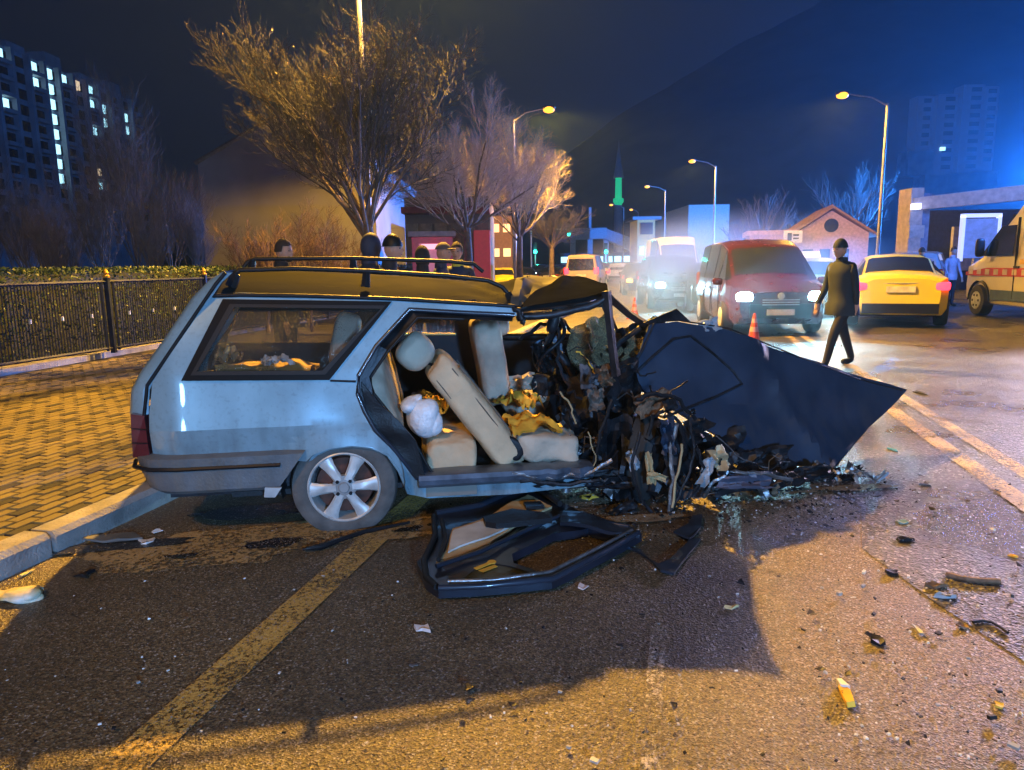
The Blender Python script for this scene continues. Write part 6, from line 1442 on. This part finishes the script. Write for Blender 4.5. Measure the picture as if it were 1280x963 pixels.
# ================================================================== PEOPLE
M_SKIN = pm('skin', (.42, .26, .19), .6, var=.1); M_HAIR = pm('dark_hair', (.03, .022, .018), .8)
def person(base, face, h, top, legs, label, hat=None, hair=M_HAIR, stride=0, arms=(.1, .1), beard=False, group=None, lean=0, collar=None, hatmat=None, bow=0, bulk=1.0, coat=0):
    """base: feet position; face: heading angle of the gaze (local +x)"""
    root = empty('person', base, face, label, 'person', group); k = h/1.76
    J = {}; 
    pel = (0, 0, .93); V_ = [pel, (lean*.3, 0, 1.10), (lean*.7, 0, 1.30), (lean, 0, 1.46), (lean+.02, 0, 1.53)]; E_ = [(0, 1), (1, 2), (2, 3), (3, 4)]; Rr = [(.145, .115), (.135, .105), (.155, .115), (.075, .075), (.058, .058)]
    def addc(chain, rad, root_i):
        i0 = root_i
        for p, r_ in zip(chain, rad): V_.append(p); Rr.append(r_ if isinstance(r_, tuple) else (r_, r_)); E_.append((i0, len(V_)-1)); i0 = len(V_)-1
        return i0
    for sy in (-1, 1):
        fx = stride*sy
        addc([(0, .095*sy, .88), (fx*.55+abs(stride)*.10, .10*sy, .50), (fx, .10*sy, .10), (fx+.02, .10*sy, .05), (fx+.17, .12*sy, .04)], [.092, .064, .045, .048, .036], 0)
        sw = -arms[0 if sy < 0 else 1]*sy if stride else arms[0 if sy < 0 else 1]
        wr_ = addc([(lean*.9, .19*sy, 1.42), (lean*.8+sw*.3, .235*sy, 1.13), (lean*.8+sw+.06, .235*sy, .90)], [.062, .047, .034], 2)
        pw = Vector(V_[wr_]); pa = addc([tuple(pw+Vector((.01, 0, -.07)))], [(.022, .036)], wr_)
        for q, fy in enumerate((-.03, -.011, .009, .028)):
            lf = (.062, .075, .07, .055)[q]; addc([tuple(pw+Vector((.018, fy, -.10))), tuple(pw+Vector((.032, fy, -.10-lf*.6))), tuple(pw+Vector((.028, fy, -.10-lf)))], [.010, .009, .007], pa)
        addc([tuple(pw+Vector((.03, -.02*sy, -.05))), tuple(pw+Vector((.05, -.03*sy, -.085)))], [.012, .009], pa)
    me = bpy.data.meshes.new('b'); me.from_pydata([tuple(c*k for c in v) for v in V_], E_, []); o = bpy.data.objects.new('b', me); col.objects.link(o)
    md = o.modifiers.new('s', 'SKIN'); md.use_smooth_shade = True
    for i, sv in enumerate(me.skin_vertices[0].data): sv.radius = (Rr[i][0]*k*bulk, Rr[i][1]*k*bulk); sv.use_root = (i == 0)
    sb = o.modifiers.new('u', 'SUBSURF'); sb.levels = 1; sb.render_levels = 1
    dg = bpy.context.evaluated_depsgraph_get(); nm = bpy.data.meshes.new_from_object(o.evaluated_get(dg)); bpy.data.objects.remove(o)
    b = bpy.data.objects.new('body', nm); col.objects.link(b); b.parent = root; nm.materials.clear()
    for m_ in (top, legs, M_SKIN, M_DARK): nm.materials.append(m_)
    for p in nm.polygons:
        z = p.center.z/k; y = abs(p.center.y/k)
        wrist = z < .89 and y > .19
        p.material_index = 2 if (wrist or z > 1.50) else (0 if z > .86 else (3 if z < .09 else 1)); p.use_smooth = True
    if coat:
        m = MB(); nq = 28; vs = []
        for (z, rx, ry) in ((coat, .21, .25), (coat+.15, .20, .24), (.93, .165, .215), (1.12, .145, .205), (1.30, .155, .225), (1.42, .13, .215), (1.49, .08, .12)):
            for i in range(nq):
                a = 6.2832*i/nq; w_ = 1+.07*noise.noise(Vector((math.cos(a)*2.5, math.sin(a)*2.5, z*2)))+(.04*math.sin(a*5) if z < .9 else 0)
                vs.append(((rx*math.cos(a)*w_+lean*max(0, z-.8)*1.3)*k, ry*math.sin(a)*w_*k, z*k))
        m.add(vs, [(j*nq+i, j*nq+(i+1) % nq, (j+1)*nq+(i+1) % nq, (j+1)*nq+i) for j in range(6) for i in range(nq)]); m.build('coat', top, root, 60)
    # jacket hem and collar
    m = MB(); m.lathe([(.150*k, .80*k), (.165*k, .86*k), (.158*k, 1.0*k)], 20); m.v = [(x*.85+lean*.15, y*1.15, z) for x, y, z in m.v]; m.build('jacket_hem', top, root, 60)
    m = MB(); m.lathe([(.085*k, 1.45*k), (.080*k, 1.53*k), (.068*k, 1.55*k)], 16); m.v = [(x+lean, y, z) for x, y, z in m.v]; m.build('collar', collar or top, root, 60)
    # head
    hc_ = Vector((lean+.045+bow*.05, 0, 1.645-bow*.02))*k; m = MB(); nu, nv = 28, 22; vs = []
    for j in range(nv+1):
        bb_ = -math.pi/2+math.pi*j/nv
        for i in range(nu):
            a = 2*math.pi*i/nu; x = math.cos(bb_)*math.cos(a); y = math.cos(bb_)*math.sin(a); z = math.sin(bb_)
            X = x*.098; Yy = y*.076; Z = z*.118
            if z < -.15: X = X*(1-.18*(-z-.15))+.018*(-z-.15)*(x > -.2); Yy *= 1-.38*(-z-.15)
            if x > .3: X -= .012*math.exp(-((z-.08)/.12)**2)*math.exp(-((abs(y)-.38)/.2)**2)      # eye sockets
            X += .024*math.exp(-((z+.14)/.16)**2-(y/.15)**2)*(x > .5)                              # nose
            X += .007*math.exp(-((z+.48)/.09)**2-(y/.3)**2)*(x > .4)                               # lips
            vs.append(hc_+Vector((X, Yy, Z))*k)
    m.add(vs, [(j*nu+i, j*nu+(i+1) % nu, (j+1)*nu+(i+1) % nu, (j+1)*nu+i) for j in range(nv) for i in range(nu)]); hd = m.build('head', M_SKIN, root, 60)
    for sy in (-1, 1):
        m = MB(); m.sq(hc_+Vector((-.002, .078*sy, -.005))*k, (.035*k, .016*k, .06*k), .8, .8, None, 8, 6); m.build('ear', M_SKIN, hd, 60)
        m = MB(); m.sq(hc_+Vector((.083, .030*sy, .010))*k, (.012*k, .024*k, .011*k), .8, .8, None, 8, 6); m.build('eye', M_DARK, hd, 60)
    m = MB(); m.sq(hc_+Vector((.092, 0, -.058))*k, (.012*k, .044*k, .008*k), .8, .8, None, 8, 6); m.build('mouth', pm('lips', (.28, .11, .10), .6), hd, 60)
    def cap(name, mat, s, lift, zmin, grow=1.0, wob=0.0):
        m = MB(); vs = []
        for j in range(13):
            bb_ = math.asin(max(-1, zmin))+(math.pi/2-math.asin(zmin))*j/12
            for i in range(24):
                a = 2*math.pi*i/24; x = math.cos(bb_)*math.cos(a); y = math.cos(bb_)*math.sin(a); z = math.sin(bb_)
                cut = .30 if (x > .35 and z < .45 and name == 'hair') else 0
                w_ = 1+wob*noise.noise(Vector((x*4, y*4, z*4)))
                vs.append(hc_+Vector((x*(.104-cut*.08)*s*w_-.006, y*.083*s*w_, max(z, .42 if cut else -2)*.124*s*grow*w_+lift))*k)
        def face_gap(j, i):
            return name == 'hood' and 1 <= j <= 8 and (i <= 2 or i >= 21)
        m.add(vs, [(j*24+i, j*24+(i+1) % 24, (j+1)*24+(i+1) % 24, (j+1)*24+i) for j in range(12) for i in range(24) if not face_gap(j, i)]); return m.build(name, mat, root, 60)
    if hat == 'beanie': cap('beanie', hatmat or M_DARK, 1.10, .012, .12, 1.12)
    elif hat == 'hood': cap('hood', hatmat or top, 1.22, .0, -.75, 1.05)
    elif hat == 'cap':
        c_ = cap('flat_cap', hatmat or M_DARK, 1.14, .02, .25, .9); m = MB(); m.sq(hc_+Vector((.10, 0, .055))*k, (.14*k, .15*k, .02*k), .7, .7, None, 14, 6); m.build('peak', hatmat or M_DARK, c_, 60)
    else: cap('hair', hair, 1.06, .006, -.05, 1.08, .08)
    if beard:
        m = MB(); m.sq(hc_+Vector((.055, 0, -.075))*k, (.075*k, .10*k, .075*k), .8, .8, None, 16, 10, .1); m.build('beard', hair, hd, 60)
    return root
def at_(px, Y, z=0): p = D(px, 330, Y); return Vector((p.x, Y, z))
M_BLK = pm('black_coat', (.012, .013, .018), .85); M_NVC = pm('navy_jacket', (.015, .025, .06), .7); M_JEAN = pm('dark_jeans', (.02, .025, .04), .85)
M_HIV = pm('hi_vis_yellow', (.7, .55, .04), .6)
person(at_(352, 8.4), -.3, 1.80, M_BLK, M_JEAN, 'bearded dark-haired man in a black coat standing alone behind the car roof', beard=True, group='onlookers behind the wreck')
person(at_(476, 8.0), -.15, 1.80, M_BLK, M_JEAN, 'man in a black beanie looking right behind the roof rack', hat='beanie', lean=.10, group='onlookers behind the wreck')
person(at_(461, 8.8), .6, 1.86, M_NVC, M_BLK, 'dark hooded figure pressed behind the man in the beanie', hat='hood', group='onlookers behind the wreck')
person(at_(528, 9.3), 1.6, 1.72, M_BLK, M_JEAN, 'onlooker in a black hood with the back turned', hat='hood', group='onlookers behind the wreck')
person(at_(551, 9.9), -.2, 1.78, M_NVC, M_JEAN, 'man in a grey flat cap next to the black hooded onlooker', hat='cap', hatmat=pm('grey_cap', (.10, .09, .09), .8), group='onlookers behind the wreck')
person(at_(572, 10.4), -1.7, 1.80, M_NVC, M_JEAN, 'man in navy jacket with yellow collar facing the camera', collar=M_HIV, group='onlookers behind the wreck')
p = G(1048, 458)
person(p, math.pi+.35, 1.74, pm('teal_black_coat', (.012, .022, .035), .8), M_BLK, 'pedestrian in dark clothes striding past the yellow taxi', hat='beanie', stride=.33, arms=(.12, .12), lean=.05, bulk=1.18, coat=.74, hatmat=pm('teal_black_coat', (.012, .022, .035), .8))
person(at_(1190, 22.5), -1.4, 1.80, pm('pale_jacket', (.38, .36, .42), .7), M_BLK, 'person in a pale jacket standing before the gateway', group='people by the gateway')
person(at_(1152, 21), 1.4, 1.78, M_NVC, M_BLK, 'person in dark clothes behind the taxi boot', group='people by the gateway')

# ------------------------------------------------------------------ mist added over the queue of cars to spread headlight glow
mm = MB(); mm.lathe([(math.sin(math.pi*j/12), -math.cos(math.pi*j/12)) for j in range(13)], 24)
mo = mm.build('glow_mist', None or M_DARK, None, 60); mo.location = (5.5, 20.5, .9); mo.scale = (4.3, 8.5, 2.2)
mt_ = bpy.data.materials.new('glow_mist_air'); mt_.use_nodes = True; t = mt_.node_tree; t.nodes.clear()
o_ = t.nodes.new('ShaderNodeOutputMaterial'); v_ = t.nodes.new('ShaderNodeVolumePrincipled'); v_.inputs['Color'].default_value = (.85, .93, 1, 1); v_.inputs['Anisotropy'].default_value = .75
tc = t.nodes.new('ShaderNodeTexCoord'); vm = t.nodes.new('ShaderNodeVectorMath'); vm.operation = 'LENGTH'; t.links.new(tc.outputs['Object'], vm.inputs[0])
mr = t.nodes.new('ShaderNodeMapRange'); mr.interpolation_type = 'SMOOTHSTEP'; mr.inputs[1].default_value = 1; mr.inputs[2].default_value = .2; mr.inputs[3].default_value = 0; mr.inputs[4].default_value = .11
t.links.new(vm.outputs['Value'], mr.inputs[0]); t.links.new(mr.outputs[0], v_.inputs['Density']); t.links.new(v_.outputs[0], o_.inputs['Volume'])
mo.data.materials.clear(); mo.data.materials.append(mt_); tag(mo, kind='stuff')
# ------------------------------------------------------------------ night haze
hz = MB(); hz.box((0, 590, 165), (2600, 1800, 332)); 
hm_ = bpy.data.materials.new('haze_air'); hm_.use_nodes = True; t = hm_.node_tree; t.nodes.clear()
o_ = t.nodes.new('ShaderNodeOutputMaterial'); v_ = t.nodes.new('ShaderNodeVolumePrincipled'); v_.inputs['Color'].default_value = (.42, .74, 1, 1); v_.inputs['Density'].default_value = .00042; v_.inputs['Anisotropy'].default_value = .45
t.links.new(v_.outputs[0], o_.inputs['Volume']); tag(hz.build('haze', hm_), kind='stuff')
